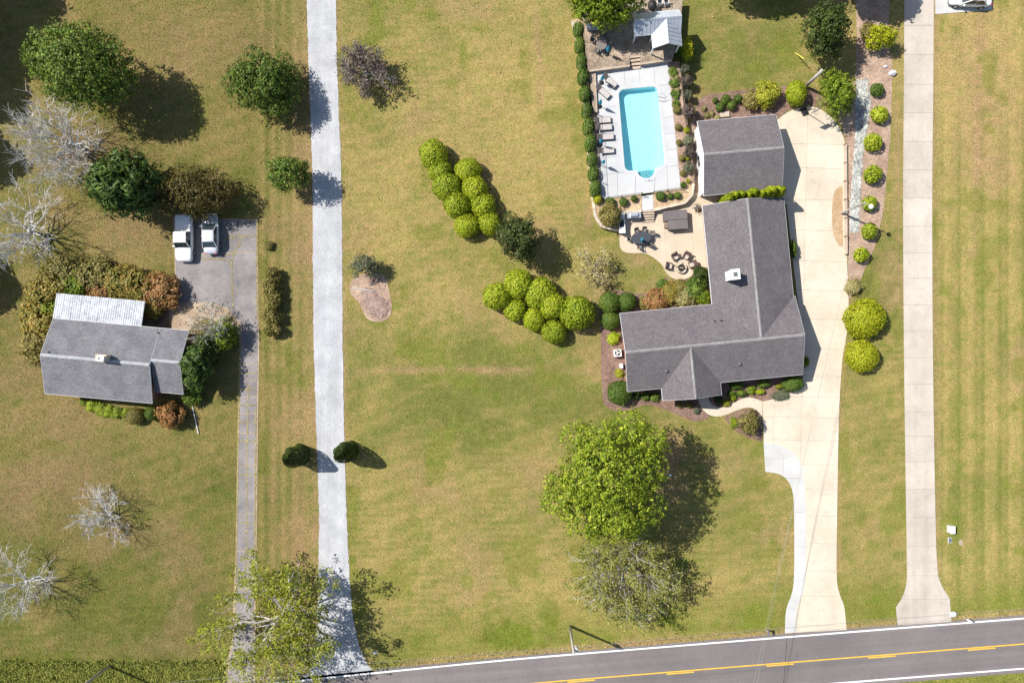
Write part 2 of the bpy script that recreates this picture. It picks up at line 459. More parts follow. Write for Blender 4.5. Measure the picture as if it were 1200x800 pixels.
def auto_lumps(rng, c, r, n=9, core=.8, sub=(.36, .5), reach=.55):
    out = [(c[0], c[1], c[2], r[0] * core, r[1] * core, r[2] * .9)]
    for i in range(n):
        a = 2 * math.pi * (i + rng.uniform(-.35, .35)) / n; q = reach * rng.uniform(.8, 1.12)
        s = rng.uniform(*sub)
        out.append((c[0] + r[0] * q * math.cos(a), c[1] + r[1] * q * math.sin(a), c[2] + r[2] * rng.uniform(-.35, .3),
                    r[0] * s, r[1] * s, r[2] * s * 1.05))
    for i in range(max(2, n // 2)):
        a = rng.uniform(0, 6.28); q = .4 * rng.uniform(.3, 1); s = rng.uniform(.3, .45)
        out.append((c[0] + r[0] * q * math.cos(a), c[1] + r[1] * q * math.sin(a), c[2] + r[2] * .55, r[0] * s, r[1] * s, r[2] * s))
    return out

def grow(rng, mb, p, d, ln, rad, depth, maxd, kids, spread, tips, up=.12, sides=5, zmin=.4):
    """one limb and its branches; collects the twig tips"""
    pts = [Vector(p)]; rads = [rad]; d = Vector(d).normalized()
    seg = 3
    for i in range(seg):
        d = (d + Vector(rng.normal(0, .17, 3)) + Vector((0, 0, up * .4))).normalized()
        q = pts[-1] + d * ln / seg
        if q.z < zmin: q.z = zmin
        pts.append(q)
        rads.append(rad * (1 - .55 * (i + 1) / seg))
    mb.tube(pts, rads, sides if depth < 2 else 3, cap=False)
    if depth >= maxd:
        tips.append(pts[-1]); tips.append(pts[-2]); return
    for k in range(kids if depth else kids + 1):
        i = 1 + (k % seg) if k else seg
        t = Vector(rng.normal(0, 1, 3)); t -= d * t.dot(d)
        if t.length < 1e-4: continue
        nd = (d + t.normalized() * spread * rng.uniform(.6, 1.3) + Vector((0, 0, up))).normalized()
        grow(rng, mb, pts[i], nd, ln * rng.uniform(.56, .78), max(rads[i] * .72, .02), depth + 1, maxd, kids, spread, tips, up, sides, zmin)

def bare_tree(label, px, py, zc, rpx, seed, bark='palebark', name='bare_tree', maxd=4, trunk=.22, leafmatk=None, nleaf=0, leaf=.28, z0=0.0, group=None, per=7, thick=1.0, limbs=7, kids=4):
    rng = np.random.default_rng(seed)
    b = P(px, py, zc); b.z = z0
    r = rpx / 10 * (H - zc) / H
    t = thing(name, label, 'tree', b, 0, group)
    h0 = zc * .32
    MB().tube([(0, 0, -.2), (.05, 0, h0 * .5), (0, .05, h0 * 1.25)], [trunk * 1.35, trunk, trunk * .75], 8).build('trunk', M[bark], t, smooth=True)
    tips = []; mb = MB()
    for i in range(limbs):
        a = 2 * math.pi * (i + rng.uniform(-.3, .3)) / limbs; el = rng.uniform(.35, 1.0)
        grow(rng, mb, (0, 0, h0 * rng.uniform(.7, 1.2)), (math.cos(a), math.sin(a), el), r * .56 * rng.uniform(.85, 1.15), trunk * .5 * thick, 1, maxd, kids, .85, tips, .06)
    o = mb.build('branches', M[bark], t); o['kind'] = 'stuff'
    if nleaf:
        tp = np.array([tuple(x) for x in tips]); idx = rng.choice(len(tp), nleaf)
        C = np.repeat(tp[idx], per, 0) + rng.normal(0, .24, (nleaf * per, 3))
        V, F = leaves(rng, C, np.tile([0, 0, 1.0], (len(C), 1)), leaf, .6, .7)
        obj('crown', np_mesh('crown', V, F, M[leafmatk]), t)
    return t

def tree(label, px, py, zc, rpx, rz, seed, mat, shape=None, name='broadleaf_tree', n=420, per=16, clump=.55, leaf=.34, lumps=9, z0=0.0, trunk=.22, group=None, bark='bark', depth=.3, cat='tree', reach=.55, aspect=.55, extra=None):
    rng = np.random.default_rng(seed)
    b = P(px, py, zc); b.z = z0; k = (H - zc) / H / 10
    t = thing(name, label, cat, b, 0, group)
    r = (rpx[0] * k, rpx[1] * k, rz); c = (0, 0, zc - z0)
    lp = auto_lumps(rng, c, r, lumps, reach=reach)
    if shape:
        lp = []
        for sx_, sy_, sr, dz in shape:
            q = P(sx_, sy_, zc + dz) - P(px, py, zc); lp.append((q.x, q.y, c[2] + dz, sr * k, sr * k, min(sr * k * .95, rz)))
    mb = MB()
    mb.tube([(0, 0, -.2), (.06, .02, c[2] * .45), (0, .08, c[2] * .95)], [trunk * 1.35, trunk, trunk * .5], 8)
    for q in lp[1:7]:
        mb.tube([(0, 0, c[2] * .4), (q[0] * .5, q[1] * .5, c[2] * .4 + (q[2] - c[2] * .4) * .6), (q[0], q[1], q[2])], [trunk * .55, trunk * .35, trunk * .12], 5)
    mb.build('trunk', M[bark], t, smooth=True)
    C, N = crown_cloud(rng, lp, n, per, clump, depth)
    C[:, 2] = np.maximum(C[:, 2], .15)
    V, F = leaves(rng, C, N, leaf, aspect)
    obj('crown', np_mesh('crown', V, F, M[mat]), t)
    return t

# small plants share a few meshes
PROTO = {}
def shrub_mesh(key, mat, seed, n, per, clump, leaf, shape='ball', spread=.55):
    k = (key, mat, seed)
    if k not in PROTO:
        rng = np.random.default_rng(seed)
        if shape == 'ball':      # clipped ball, unit radius, base at 0, top near 1.75
            D = sphere_dirs(rng, n, -.75)
            lump = 1 + .06 * np.sin(D[:, 0] * 5 + seed * 2) * np.cos(D[:, 1] * 4 + seed) + .035 * np.sin(D[:, 0] * 13 + seed) * np.sin(D[:, 1] * 12) + rng.normal(0, .03, n)
            kk = np.where(rng.random(n) < .35, rng.uniform(.55, .95, n), 1.0)
            C = D * (lump * kk)[:, None]; C[:, 2] = C[:, 2] * .9 + .82; N = D * 1.0
        elif shape == 'loose':
            lp = auto_lumps(rng, (0, 0, .75), (1, 1, .8), 7)
            C, N = crown_cloud(rng, lp, n, per, clump, .25)
        elif shape == 'cone':    # flame-shaped column, unit radius, height 3
            zz = rng.uniform(0, 1, n) ** 1.15; a = rng.uniform(0, 2 * math.pi, n)
            rr = np.minimum(1, (1 - zz) * 1.9) ** .62 * (1 + .08 * np.sin(a * 5 + zz * 9)) * np.where(rng.random(n) < .3, rng.uniform(.5, .9, n), 1)
            C = np.stack([rr * np.cos(a), rr * np.sin(a), zz * 3 + .05], 1); N = np.stack([np.cos(a), np.sin(a), np.full(n, .45)], 1)
        elif shape == 'fan':     # strappy clump
            a = rng.uniform(0, 2 * math.pi, n); e = rng.uniform(.25, 1.2, n); q = rng.uniform(.25, 1, n)
            C = np.stack([np.cos(a) * np.cos(e) * q, np.sin(a) * np.cos(e) * q, np.sin(e) * q * .9 + .02], 1)
            N = np.stack([-np.cos(a) * np.sin(e), -np.sin(a) * np.sin(e), np.cos(e)], 1)
        C[:, 2] = np.maximum(C[:, 2], .03)
        V, F = leaves(rng, C, N, leaf, .6, spread)
        PROTO[k] = np_mesh('foliage', V, F, M[mat])
        st = MB()
        for i in range(4):
            a = 1.57 * i + .4
            st.tube([(0, 0, -.1), (.15 * math.cos(a), .15 * math.sin(a), .35), (.4 * math.cos(a), .4 * math.sin(a), .8)], [.07, .05, .02], 5)
        PROTO[k, 's'] = st.mesh('stem', M['bark'])
    return PROTO[k], PROTO[k, 's']

KINDS = {
 'ball':   ('ball', 5600, 1, 0, .11, .34),
 'bigball': ('ball', 7000, 1, 0, .095, .36),
 'small':  ('ball', 1000, 1, 0, .25, .42),
 'loose':  ('loose', 170, 15, .22, .18, .5),
 'loosebig': ('loose', 300, 18, .2, .13, .5),
 'cone':   ('cone', 3200, 1, 0, .2, .4),
 'fan':    ('fan', 420, 1, 0, .3, .45),
}
def shrub(label, px, py, r, h, kind, mat, seed=1, z0=0.0, group=None, name='shrub', sy=1.0, rz=None, cat='shrub'):
    """r, in photo units, is the half width seen; h metres tall"""
    shape, n, per, clump, leaf, spread = KINDS[kind]
    f, s = shrub_mesh(kind, mat, seed, n, per, clump, leaf, shape, spread)
    zm = z0 + h * .55
    b = P(px, py, zm); b.z = z0
    w = r / 10 * (H - zm) / H
    unit = {'ball': 1.72, 'loose': 1.7, 'cone': 3.0, 'fan': .9}[shape]
    t = thing(name, label, cat, b, (px * 1.7 + py * 2.3) % 6.28 if rz is None else rz, group)
    if shape == 'ball':
        q = math.sin(px * 12.9 + py * 7.3); w *= 1 + .05 * q; sy *= 1 + .09 * math.sin(px * 3.1 + py * 5.7); h *= 1 + .08 * q
    t.scale = (w, w * sy, h / unit)
    obj('foliage', f, t); obj('stem', s, t)
    return t

# ------------------------------------------------------------------ ground
def vnoise(x, y, seed, scale):
    rng = np.random.default_rng(seed); G = rng.random((97, 97))
    u = x / scale; v = y / scale; i = np.floor(u).astype(int); j = np.floor(v).astype(int)
    fu = u - i; fv = v - j; fu = fu * fu * (3 - 2 * fu); fv = fv * fv * (3 - 2 * fv)
    g = lambda a, b: G[a % 97, b % 97]
    return (g(i, j) * (1 - fu) + g(i + 1, j) * fu) * (1 - fv) + (g(i, j + 1) * (1 - fu) + g(i + 1, j + 1) * fu) * fv

def fbm(x, y, seed, scale, o=4):
    a = 0; w = 1; t = 0
    for k in range(o):
        a = a + w * vnoise(x + 31 * k, y + 17 * k, seed + k, scale / 2 ** k); t += w; w *= .55
    return a / t

def sstep(a, b, x):
    t = np.clip((x - a) / (b - a), 0, 1); return t * t * (3 - 2 * t)

ROADY = lambda x: np.interp(x, [-600, 340, 600, 900, 1200, 2200], [905, 798, 772.5, 748, 724.5, 648])
def tone(x, y):
    """grass colour at survey point x, y: straw, green, bare brown and lush patches"""
    straw = np.array([.298, .229, .087]); green = np.array([.134, .139, .035]); brown = np.array([.285, .19, .10]); lush = np.array([.128, .148, .022])
    n = fbm(x, y, 3, 150, 5); n2 = fbm(x, y, 11, 40, 4); n3 = fbm(x, y, 23, 9, 2)
    g = sstep(.22, .82, .45 * n + .40 * n2 + .15 * fbm(x, y, 41, 16, 3) + .45 * (n3 - .5))
    def spot(cx, cy, rx, ry, s=1.0):
        return s * np.exp(-(((x - cx) / rx) ** 2 + ((y - cy) / ry) ** 2)) * (.45 + 1.1 * n2)
    g = g + spot(640, 460, 110, 60, .5) + spot(520, 480, 90, 50, .25) + spot(880, 70, 60, 40, .5) + spot(720, 300, 60, 40, .35) + spot(60, 640, 160, 70, .3) + spot(430, 140, 60, 90, .1) + spot(1030, 330, 30, 60, .5)
    g = g + .16 * (1 - sstep(240, 300, x)) * sstep(480, 600, y)
    g = g - spot(620, 150, 60, 130, .6) - spot(1150, 70, 60, 80, .6) - spot(680, 690, 60, 90, .3) - spot(570, 330, 120, 90, .2) - spot(560, 90, 120, 60, .2) - spot(950, 560, 60, 90, .15)
    # mowing: passes up and down the outer lawns, slanting passes on the middle one
    right = sstep(1090, 1096, x); strip = sstep(300, 304, x) * (1 - sstep(358, 362, x))
    g = g + right * (.26 * np.sin(x / 26 * 6.28 + 1.5 * n) + .16 * np.sin(x / 9.5 * 6.28 + n)) + strip * .35 * np.sin(x / 13 * 6.28 + 2 * n) + .10 * np.sin((x * .35 + y) / 20 * 6.28 + 3 * n) * (1 - right) * (1 - strip) + .12 * np.sin((x * .05 + y) / 8 * 6.28 + 2 * n) * sstep(.45, .6, vnoise(x, y, 77, 130)) * (1 - right) * (1 - strip)
    g = np.clip(g, 0, 1)[:, None]
    c = straw * (1 - g) + green * g
    b = (spot(60, 575, 70, 50, .8) + spot(540, 434, 120, 4.5, .75) + spot(432, 330, 30, 20, .2) + spot(632 + (y - 80) * .06, 80, 2.5, 110, .6) + spot(1147 - (y - 120) * .03, 150, 5, 150, .6)
         + spot(250, 55, 100, 40, .35) + spot(150, 265, 70, 40, .5) + spot(100, 175, 60, 30, .5) + spot(1150, 110, 45, 90, .45) + spot(350, 190, 12, 200, .4) + spot(350, 620, 9, 120, .4) + spot(320, 600, 6, 260, .35) + spot(782, 525, 20, 25, .8) + spot(750, 305, 12, 14, .9)
         + spot(690, 262, 6, 30, .6) + spot(1030, 120, 8, 90, .3) + spot(1052, 200, 5, 120, .4))
    # worn verges beside the drives
    for e0, e1, w in ((361, 374, 5), (394, 408, 5)):
        ex = np.interp(y, [0, 800], [e0, e1]); b = b + .55 * np.exp(-((x - ex) / w) ** 2) * (.3 + n3)
    b = b + .5 * np.exp(-((x - np.interp(y, [0, 200, 800], [1097, 1094, 1100])) / 4) ** 2) * (.3 + n3)
    b = b + .6 * np.exp(-((x - np.interp(y, [480, 690], [985, 981])) / 2.5) ** 2) * (y > 470) * (y < 700) * (.2 + n3)
    b = b + .5 * sstep(-14, -4, y - ROADY(x)) * (.4 + n2)
    b = 1.15 * b + .42 * sstep(.60, .74, fbm(x, y, 55, 70, 5)) * (.5 + n3)
    b = np.clip(b, 0, .9)[:, None]
    c = c * (1 - b) + brown * b
    u = sstep(-75, -22, y - ROADY(x)) * (1 - sstep(-16, -7, y - ROADY(x))) * (.25 + .9 * n2) * sstep(430, 520, x + 0 * y)
    u = u + sstep(-40, -10, y - 797) * (x < 270) * .8 * (.4 + n2) + sstep(10, 20, y - ROADY(x)) * .8
    u = u + .55 * sstep(.60, .72, fbm(x, y, 66, 34, 4)) * (x > 300) + .35 * sstep(.58, .7, fbm(x, y, 67, 60, 4)) * (x <= 300)
    u = np.clip(u, 0, 1)[:, None]
    c = c * (1 - u) + lush * u
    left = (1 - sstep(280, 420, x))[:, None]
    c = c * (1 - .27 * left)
    c = c * (1 + .06 * right[:, None])
    return c * (.80 + .40 * n3[:, None])

def to_px(X, Y):
    return (X - NX) * 10 + 625, 412 - (Y - NY) * 10

def rampgrid(lo, hi, step, far):
    a = list(np.arange(lo, hi + .01, step)); e = []; x = step
    t = hi
    while t < far: x *= 1.6; t += x; e.append(t)
    s = []; x = step; t = lo
    while t > -far: x *= 1.6; t -= x; s.append(t)
    return np.array(s[::-1] + a + e)
gx = rampgrid(-68, 68, .4, 1600); gy = rampgrid(-48, 48, .4, 1600)
XX, YY = np.meshgrid(gx, gy)
V = np.stack([XX.ravel(), YY.ravel(), np.zeros(XX.size)], 1)
qx, qy = to_px(V[:, 0], V[:, 1])
nxg = len(gx); I = np.arange((len(gy) - 1) * (nxg - 1)); r_ = I // (nxg - 1); c_ = I % (nxg - 1); a_ = r_ * nxg + c_
F = np.stack([a_, a_ + 1, a_ + nxg + 1, a_ + nxg], 1)
fx = qx[F].mean(1); fy = qy[F].mean(1)
F = F[~((fx > 715) & (fx < 788) & (fy > 93) & (fy < 218))]        # the pool is dug here
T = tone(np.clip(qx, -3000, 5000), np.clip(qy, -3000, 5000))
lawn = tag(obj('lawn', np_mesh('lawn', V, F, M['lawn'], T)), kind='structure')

def smooth(pts, sharp=(), it=2):
    """round an outline's bends, leaving the listed corners as they are"""
    cur = [(p, i in sharp) for i, p in enumerate(pts)]
    for _ in range(it):
        out = []
        for i, (p, k) in enumerate(cur):
            a = cur[i - 1][0]; b = cur[(i + 1) % len(cur)][0]
            if k: out.append((p, True))
            else: out += [((p[0] * .75 + a[0] * .25, p[1] * .75 + a[1] * .25), False), ((p[0] * .75 + b[0] * .25, p[1] * .75 + b[1] * .25), False)]
        cur = out
    return [p for p, k in cur]

HARD = []          # outlines where no grass grows
def sheet(name, pts, z, mat, th=.06, parent=None, kind='structure', label=None, hard=True, zs=None):
    """a laid surface with a real edge"""
    if hard: HARD.append(pts)
    o = MB().prism([P(x, y, zs if zs is not None else z)[:2] for x, y in pts], z - th, z).build(name, M[mat], parent)
    if not parent: o['kind'] = kind
    if label: o['label'] = label
    return o

def clip(poly, nx, ny, dd):
    """keep the side nx*x + ny*y <= dd"""
    out = []
    for i in range(len(poly)):
        a = poly[i]; b = poly[(i + 1) % len(poly)]
        da = nx * a[0] + ny * a[1] - dd; db = nx * b[0] + ny * b[1] - dd
        if da <= 0: out.append(a)
        if (da < 0 < db) or (db < 0 < da):
            t = da / (da - db); out.append((a[0] + (b[0] - a[0]) * t, a[1] + (b[1] - a[1]) * t))
    return out

def area(p):
    return abs(sum(p[i][0] * p[(i + 1) % len(p)][1] - p[(i + 1) % len(p)][0] * p[i][1] for i in range(len(p)))) / 2

def slabs(parent, name, pts, xs, ys, z, th, mat, rot=0.0, gap=.34, jig=.004, seed=1):
    """cut an outline into separate slabs with open joints; cuts are survey x and y lines in a frame turned by rot"""
    rng = random.Random(seed)
    co, si = math.cos(rot), math.sin(rot)
    q = [(x * co - y * si, x * si + y * co) for x, y in pts]
    xs = [-9999] + xs + [9999]; ys = [-9999] + ys + [9999]
    for i in range(len(xs) - 1):
        c1 = clip(clip(q, -1, 0, -(xs[i] + gap / 2)), 1, 0, xs[i + 1] - gap / 2)
        if len(c1) < 3: continue
        for j in range(len(ys) - 1):
            c2 = clip(clip(c1, 0, -1, -(ys[j] + gap / 2)), 0, 1, ys[j + 1] - gap / 2)
            if len(c2) < 3 or area(c2) < 6: continue
            c3 = []
            for x, y in c2:
                w = (x * co + y * si, -x * si + y * co)
                if not c3 or abs(w[0] - c3[-1][0]) + abs(w[1] - c3[-1][1]) > .02: c3.append(w)
            if len(c3) < 3: continue
            zz = z + rng.uniform(-jig, jig)
            MB().prism([P(x, y, z)[:2] for x, y in c3], z - th, zz).build(name, M[mat], parent)

# the road with its edge and centre lines
def road_strip(off0, off1, x0, x1, z0, z1, step=20, mb=None):
    mb = mb or MB(); xs = np.arange(x0, x1 + .1, (x1 - x0) / max(1, round((x1 - x0) / step)))
    sl = np.gradient(CY(xs), xs) if len(xs) > 2 else np.full(len(xs), (CY(x1) - CY(x0)) / (x1 - x0))
    vs = []; fs = []
    for i, x in enumerate(xs):
        L_ = math.hypot(1, sl[i]); nx, ny = -sl[i] / L_, 1 / L_
        for o_ in (off0, off1):
            p = P(x + nx * o_, CY(x) + ny * o_); vs += [(p.x, p.y, z0), (p.x, p.y, z1)]
    for i in range(len(xs) - 1):
        a = i * 4; b = a + 4
        fs += [(a + 1, b + 1, b + 3, a + 3), (a, b, b + 1, a + 1), (a + 2, a + 3, b + 3, b + 2)]
    return mb.add(vs, fs)
_cx = np.array([-9000, -600, 340, 600, 900, 1200, 2200, 9000], float)
_cy = np.array([1930, 935, 828, 802, 777.7, 754, 678, 160], float)
def CY(x):
    # smooth the hinge points a little
    return (np.interp(x - 60, _cx, _cy) + np.interp(x, _cx, _cy) * 2 + np.interp(x + 60, _cx, _cy)) / 4
road = tag(road_strip(-33.5, 33.5, -5000, 6000, -.1, .03, 40).build('road', M['asphalt']), kind='structure')
HARD.append([(-200, 895 - 5), (340, 795), (600, 769), (900, 744), (1200, 721), (1300, 713), (1300, 780), (1200, 787), (900, 811), (600, 836), (-200, 930)])
for o_, nm in ((-30, 'edge_line'), (28.5, 'edge_line')):
    road_strip(o_ - .9, o_ + .9, -3000, 4000, .028, .034, 40).build(nm, M['line'], road)
road_strip(-.9, .5, -3000, 4000, .028, .034, 40).build('centre_line', M['yellow'], road)
for x0 in (196, 313, 430, 548, 665, 781, 898, 1017, 1134, 1251):
    road_strip(1.2, 2.6, x0, x0 + 32, .028, .034, 16).build('centre_dash', M['yellow'], road)
MB().prism([P(x, y)[:2] for x, y in ((922.2, 745), (922.7, 745), (918.4, 800), (917.9, 800))], .028, .033).build('tar_seam', M['rubber'], road)

# gravel drive
def rough_edge(pts, amp, step=4, seed=1):
    rng = random.Random(seed); out = []
    for a, b in zip(pts, pts[1:] + pts[:1]):
        n = max(1, int(math.hypot(b[0] - a[0], b[1] - a[1]) / step))
        for i in range(n): out.append((a[0] + (b[0] - a[0]) * i / n + rng.gauss(0, amp), a[1] + (b[1] - a[1]) * i / n + rng.gauss(0, amp * .5)))
    return out
sheet('gravel_drive', rough_edge([(340, -900), (373, -900), (393, -60), (394.5, 60), (397, 130), (400, 200), (401, 300), (401.5, 400), (403.5, 520), (406, 600), (409, 670), (413, 720), (420, 755), (430, 778), (440, 788), (350, 797), (364, 785), (370, 755), (373, 700), (374, 600), (370.5, 500), (367.5, 400), (366.5, 300), (366.5, 215), (363.5, 130), (361, 60)], .28), .03, 'whitegravel')

# old asphalt drive and parking pad, broken by cracks, on a pale base
drv = tag(obj('asphalt_drive', None), kind='structure')
sheet('base', [(203, 254), (302, 257), (303, 378), (304, 400), (302.5, 480), (301, 620), (300, 690), (299, 800), (262, 800), (272, 745), (276, 650), (278.5, 500), (281, 400), (268, 362), (243, 356), (206, 357)], .02, 'bare', parent=drv)
slabs(drv, 'asphalt_piece', [(205, 256), (300, 259), (301.5, 376), (302, 400), (300.5, 480), (298.5, 620), (297.5, 690), (296, 798), (266, 798), (274.5, 745), (278, 650), (280.5, 500), (283.5, 400), (283, 380), (268, 361), (244, 354), (206, 354)], [], [305.5, 437, 456, 475, 494, 517, 556, 612, 655, 700, 740], .04, .06, 'oldasphalt', R(2), 1.0, .006, 4)
# yard surfaces by the brown-grey house
bed1 = sheet('mulch_bed', smooth([(704, 390), (701.5, 352), (706, 343), (716, 340), (735, 341), (748, 345), (764, 342), (778, 322), (790, 331), (815, 319), (834, 314), (842, 360), (735, 380), (742, 455), (835, 462), (825, 476), (834, 488), (818, 495), (800, 489), (782, 480), (757, 473), (742, 480), (724, 483), (710, 477), (705, 468)], (9, 10, 11, 12, 13, 14)), .03, 'mulch')
sheet('mulch_bed', smooth([(893, 479), (893.5, 517.5), (880, 514), (862, 505), (852, 495), (849, 489), (862, 482), (876, 478), (886, 477)], (1, 5)), .03, 'mulch')
sheet('mulch_bed', [(828, 462), (834, 476), (845, 478.5), (857, 474.5), (868, 467.5), (880, 465.5), (893, 470), (915, 464.5), (932, 455), (941, 446), (938, 425), (846, 432)], .03, 'mulch')
sheet('mulch_bed', [(813, 146), (818, 117), (829, 111), (850, 108), (880, 104), (925, 100), (955, 104), (968, 122), (960, 127), (945, 122), (930, 125), (914, 137), (907, 150)], .03, 'mulch')
sheet('mulch_bed', [(1003, -20), (1043, -20), (1041, 40), (1046, 80), (1045, 110), (1043.5, 160), (1038, 220), (1035, 250), (1025, 290), (1015, 312), (1003, 342), (995, 350), (993.5, 300), (992.5, 170), (988, 152), (982, 138), (990, 110), (1002, 95), (1004, 40)], .03, 'pinkmulch')
sheet('mulch_bed', smooth([(411, 325), (440, 318), (452, 322), (457, 345), (460, 362), (455, 374), (444, 378), (430, 375), (424, 362), (420, 352), (409, 345)]), .03, 'pinkmulch')
sheet('gravel_island', smooth([(976, 228), (981, 219.5), (987.5, 218), (988, 290), (982, 287), (976.5, 276), (974.5, 255)], (2, 3)), .055, 'orangegravel', .05)
sheet('bare_soil', [(205, 352), (246, 355), (268, 362), (281, 385), (262, 380), (240, 372), (221, 388), (200, 386), (196, 362)], .022, 'bare')
sheet('soil_path', [(808, 145), (818, 130), (821, 160), (829, 224), (812, 232), (813, 200)], .025, 'pinkmulch')

# concrete drive of the brown-grey house
cd = tag(obj('house_driveway', None), kind='structure')
DRV = smooth([(904, 150), (913, 138), (930, 127.5), (948, 124), (962, 128), (975, 138), (985, 151), (990.5, 166), (991.5, 185), (992, 300), (994.5, 340), (994.5, 378), (990, 405), (987, 420), (983, 480), (981, 600), (980, 680), (984, 697), (990, 710), (992, 737.5), (930, 741.2), (930, 713), (938, 692), (942, 660), (942, 600), (940, 560), (930, 542), (915, 530), (895.5, 526), (894, 478), (893.5, 470.5), (915, 465), (932, 456), (942, 446), (942, 405), (932, 330), (922, 240), (905, 226)], (0, 19, 20, 27, 28, 29, 30, 36, 37))
sheet('base', DRV, .012, 'joint', parent=cd)
slabs(cd, 'slab', DRV, [917, 949], [149, 177, 214, 250, 286, 320, 354, 388, 420, 445, 469, 496, 524, 553, 584, 616, 649, 678, 712], .045, .05, 'concrete', R(-1.2), .22, .003, 7)
wc = tag(obj('white_concrete_strip', None), kind='structure')
WST = [(895, 519), (918.5, 522), (934.5, 534), (942.5, 555), (944.6, 600), (945, 660), (942.5, 691.5), (932.5, 714.5), (933, 741), (920, 741.8), (920.5, 714), (928, 697), (931, 680), (931, 605), (930, 578), (925, 564), (914, 554.5), (897, 552.5)]
WST = smooth(WST, (0, 8, 9, 17))
slabs(wc, 'slab', WST, [918], [537, 560, 600, 640, 680, 712], .049, .05, 'whiteconcrete', 0, .2, .002, 3)
HARD.append(WST)

# long straight drive
ld = tag(obj('straight_drive', None), kind='structure')
LDR = smooth([(1064, -700), (1098, -700), (1094, 100), (1092.3, 200), (1092.8, 400), (1096, 600), (1098, 668), (1102, 684), (1113, 701), (1115, 728), (1052, 732), (1050, 711), (1058, 700), (1063, 683), (1063, 660), (1062, 600), (1059.5, 420), (1058.5, 300), (1058.5, 200), (1059.5, 100)], (0, 1, 8, 9, 10, 11))
sheet('base', LDR, .012, 'joint', parent=ld)
slabs(ld, 'slab', LDR, [], [-36 - 33 * k for k in range(20, -1, -1)] + [-3, 30, 64, 99, 132, 166, 199, 232, 265, 296, 326, 357, 388, 419, 450, 482, 511, 541, 573, 606, 640, 674, 702], .045, .05, 'greyconcrete', 0, .24, .003, 5)
pk = tag(obj('parking_pad', None), kind='structure')
PAD = [(1096.2, 16.8), (1124, 14.8), (1163, 12), (1163, -55), (1096.2, -55)]
HARD.append(PAD)
slabs(pk, 'slab', PAD, [1130], [-20], .05, .05, 'whiteconcrete', 0, .24, .002, 9)

# curved front walk
wk = tag(obj('front_walk', None), kind='structure')
WALK = [(829.5, 462), (831, 470), (835, 475.5), (845, 478), (857, 474), (868, 467), (880, 465), (893.3, 470), (893.6, 488), (884, 477.8), (874, 477), (862, 481), (850, 486.5), (838, 488.5), (827, 484), (820, 475), (817.5, 463)]
WALK = smooth(WALK, (0, 7, 8, 16))
HARD.append(WALK)
slabs(wk, 'slab', WALK, [838, 858, 876], [], .05, .05, 'concrete', R(8), .25, .002, 2)

# lower patio
pt = tag(obj('patio', None), kind='structure')
PAT = [(726, 270), (726, 287.5), (727.5, 292), (731.5, 295.5), (740, 297), (755, 296), (765, 301), (775, 309), (779, 316), (782, 322), (790, 327), (799, 328), (810, 324.5), (815, 316), (820, 312), (832, 314), (836, 312), (830, 240), (852, 240), (852, 222), (830, 226), (812, 225), (803, 237), (768, 246), (729, 248.5)]
PAT = smooth(PAT, (0, 16, 17, 18, 19, 20, 23, 24))
sheet('base', PAT, .035, 'joint', parent=pt)
slabs(pt, 'slab', PAT, [752, 784, 812], [248, 272, 297], .05, .05, 'patio', R(5), .16, .002, 6)

# ------------------------------------------------------------------ raised pool terrace
ZT = 0.75; ZU = 1.35
def wall_line(parent, pts, z0, z1, th, mat, blk=1.1, name='wall_block', seed=2):
    """a wall of blocks laid end to end along survey points"""
    rng = random.Random(seed)
    for a, b in zip(pts[:-1], pts[1:]):
        A = P(*a, z1); B = P(*b, z1); dv = B - A; L_ = dv.length; n = max(1, round(L_ / blk)); an = math.atan2(dv.y, dv.x)
        for i in range(n):
            c = A + dv * ((i + .5) / n)
            MB().box((0, 0, 0), (L_ / n - .02, th * rng.uniform(.92, 1.06), z1 - z0 + rng.uniform(-.012, .012))).build(name, M[mat], parent, (c.x, c.y, (z0 + z1) / 2), an)
ter = tag(obj('pool_terrace', None), kind='structure')
BEDL = [(671, 24), (676, 45), (683, 92), (690, 180), (695, 235), (698, 254), (706, 265.5), (727, 270), (729, 248.5), (752, 246.8), (752, 227), (704, 234), (698, 132), (691.5, 132), (690, 83), (684, 18)]
BEDB = [(765.5, 245.6), (803, 237), (811, 228), (812.5, 215), (797.5, 219.5), (765, 226)]
BEDR = [(782.5, 73), (797.5, 220), (812.5, 215), (812, 200), (804, 140), (795, 72)]
for b_, m_ in ((BEDL, 'tanmulch'), (BEDB, 'tanmulch'), (BEDR, 'pinkmulch')):
    sheet('planting_bed', b_, ZT - .02, m_, .7, parent=ter, zs=ZT)
HARD += [[(690, 18), (795, 12), (800, 60), (800, 215), (700, 232)]]
wall_line(ter, [(671, 24), (676, 45), (683, 92), (690, 180), (695, 235), (698, 254), (706, 265.5), (727, 270.3)], 0, ZT + .06, .26, 'stone', 1.0)
wall_line(ter, [(729, 249), (752, 247.2)], 0, ZT + .06, .28, 'stone', 1.0)
wall_line(ter, [(766, 246), (803, 237.4), (811, 228.4), (812.8, 215)], 0, ZT + .06, .28, 'stone', .9)
wall_line(ter, [(812.8, 215), (812.3, 200), (804.3, 140), (795.3, 72)], 0, ZT + .06, .2, 'timber', 2.0, 'wall_timber')
slabs(ter, 'slab', [(752.2, 230), (765.2, 228), (765.6, 245.4), (752.6, 247)], [], [], ZT + .015, .5, 'deckconcrete')

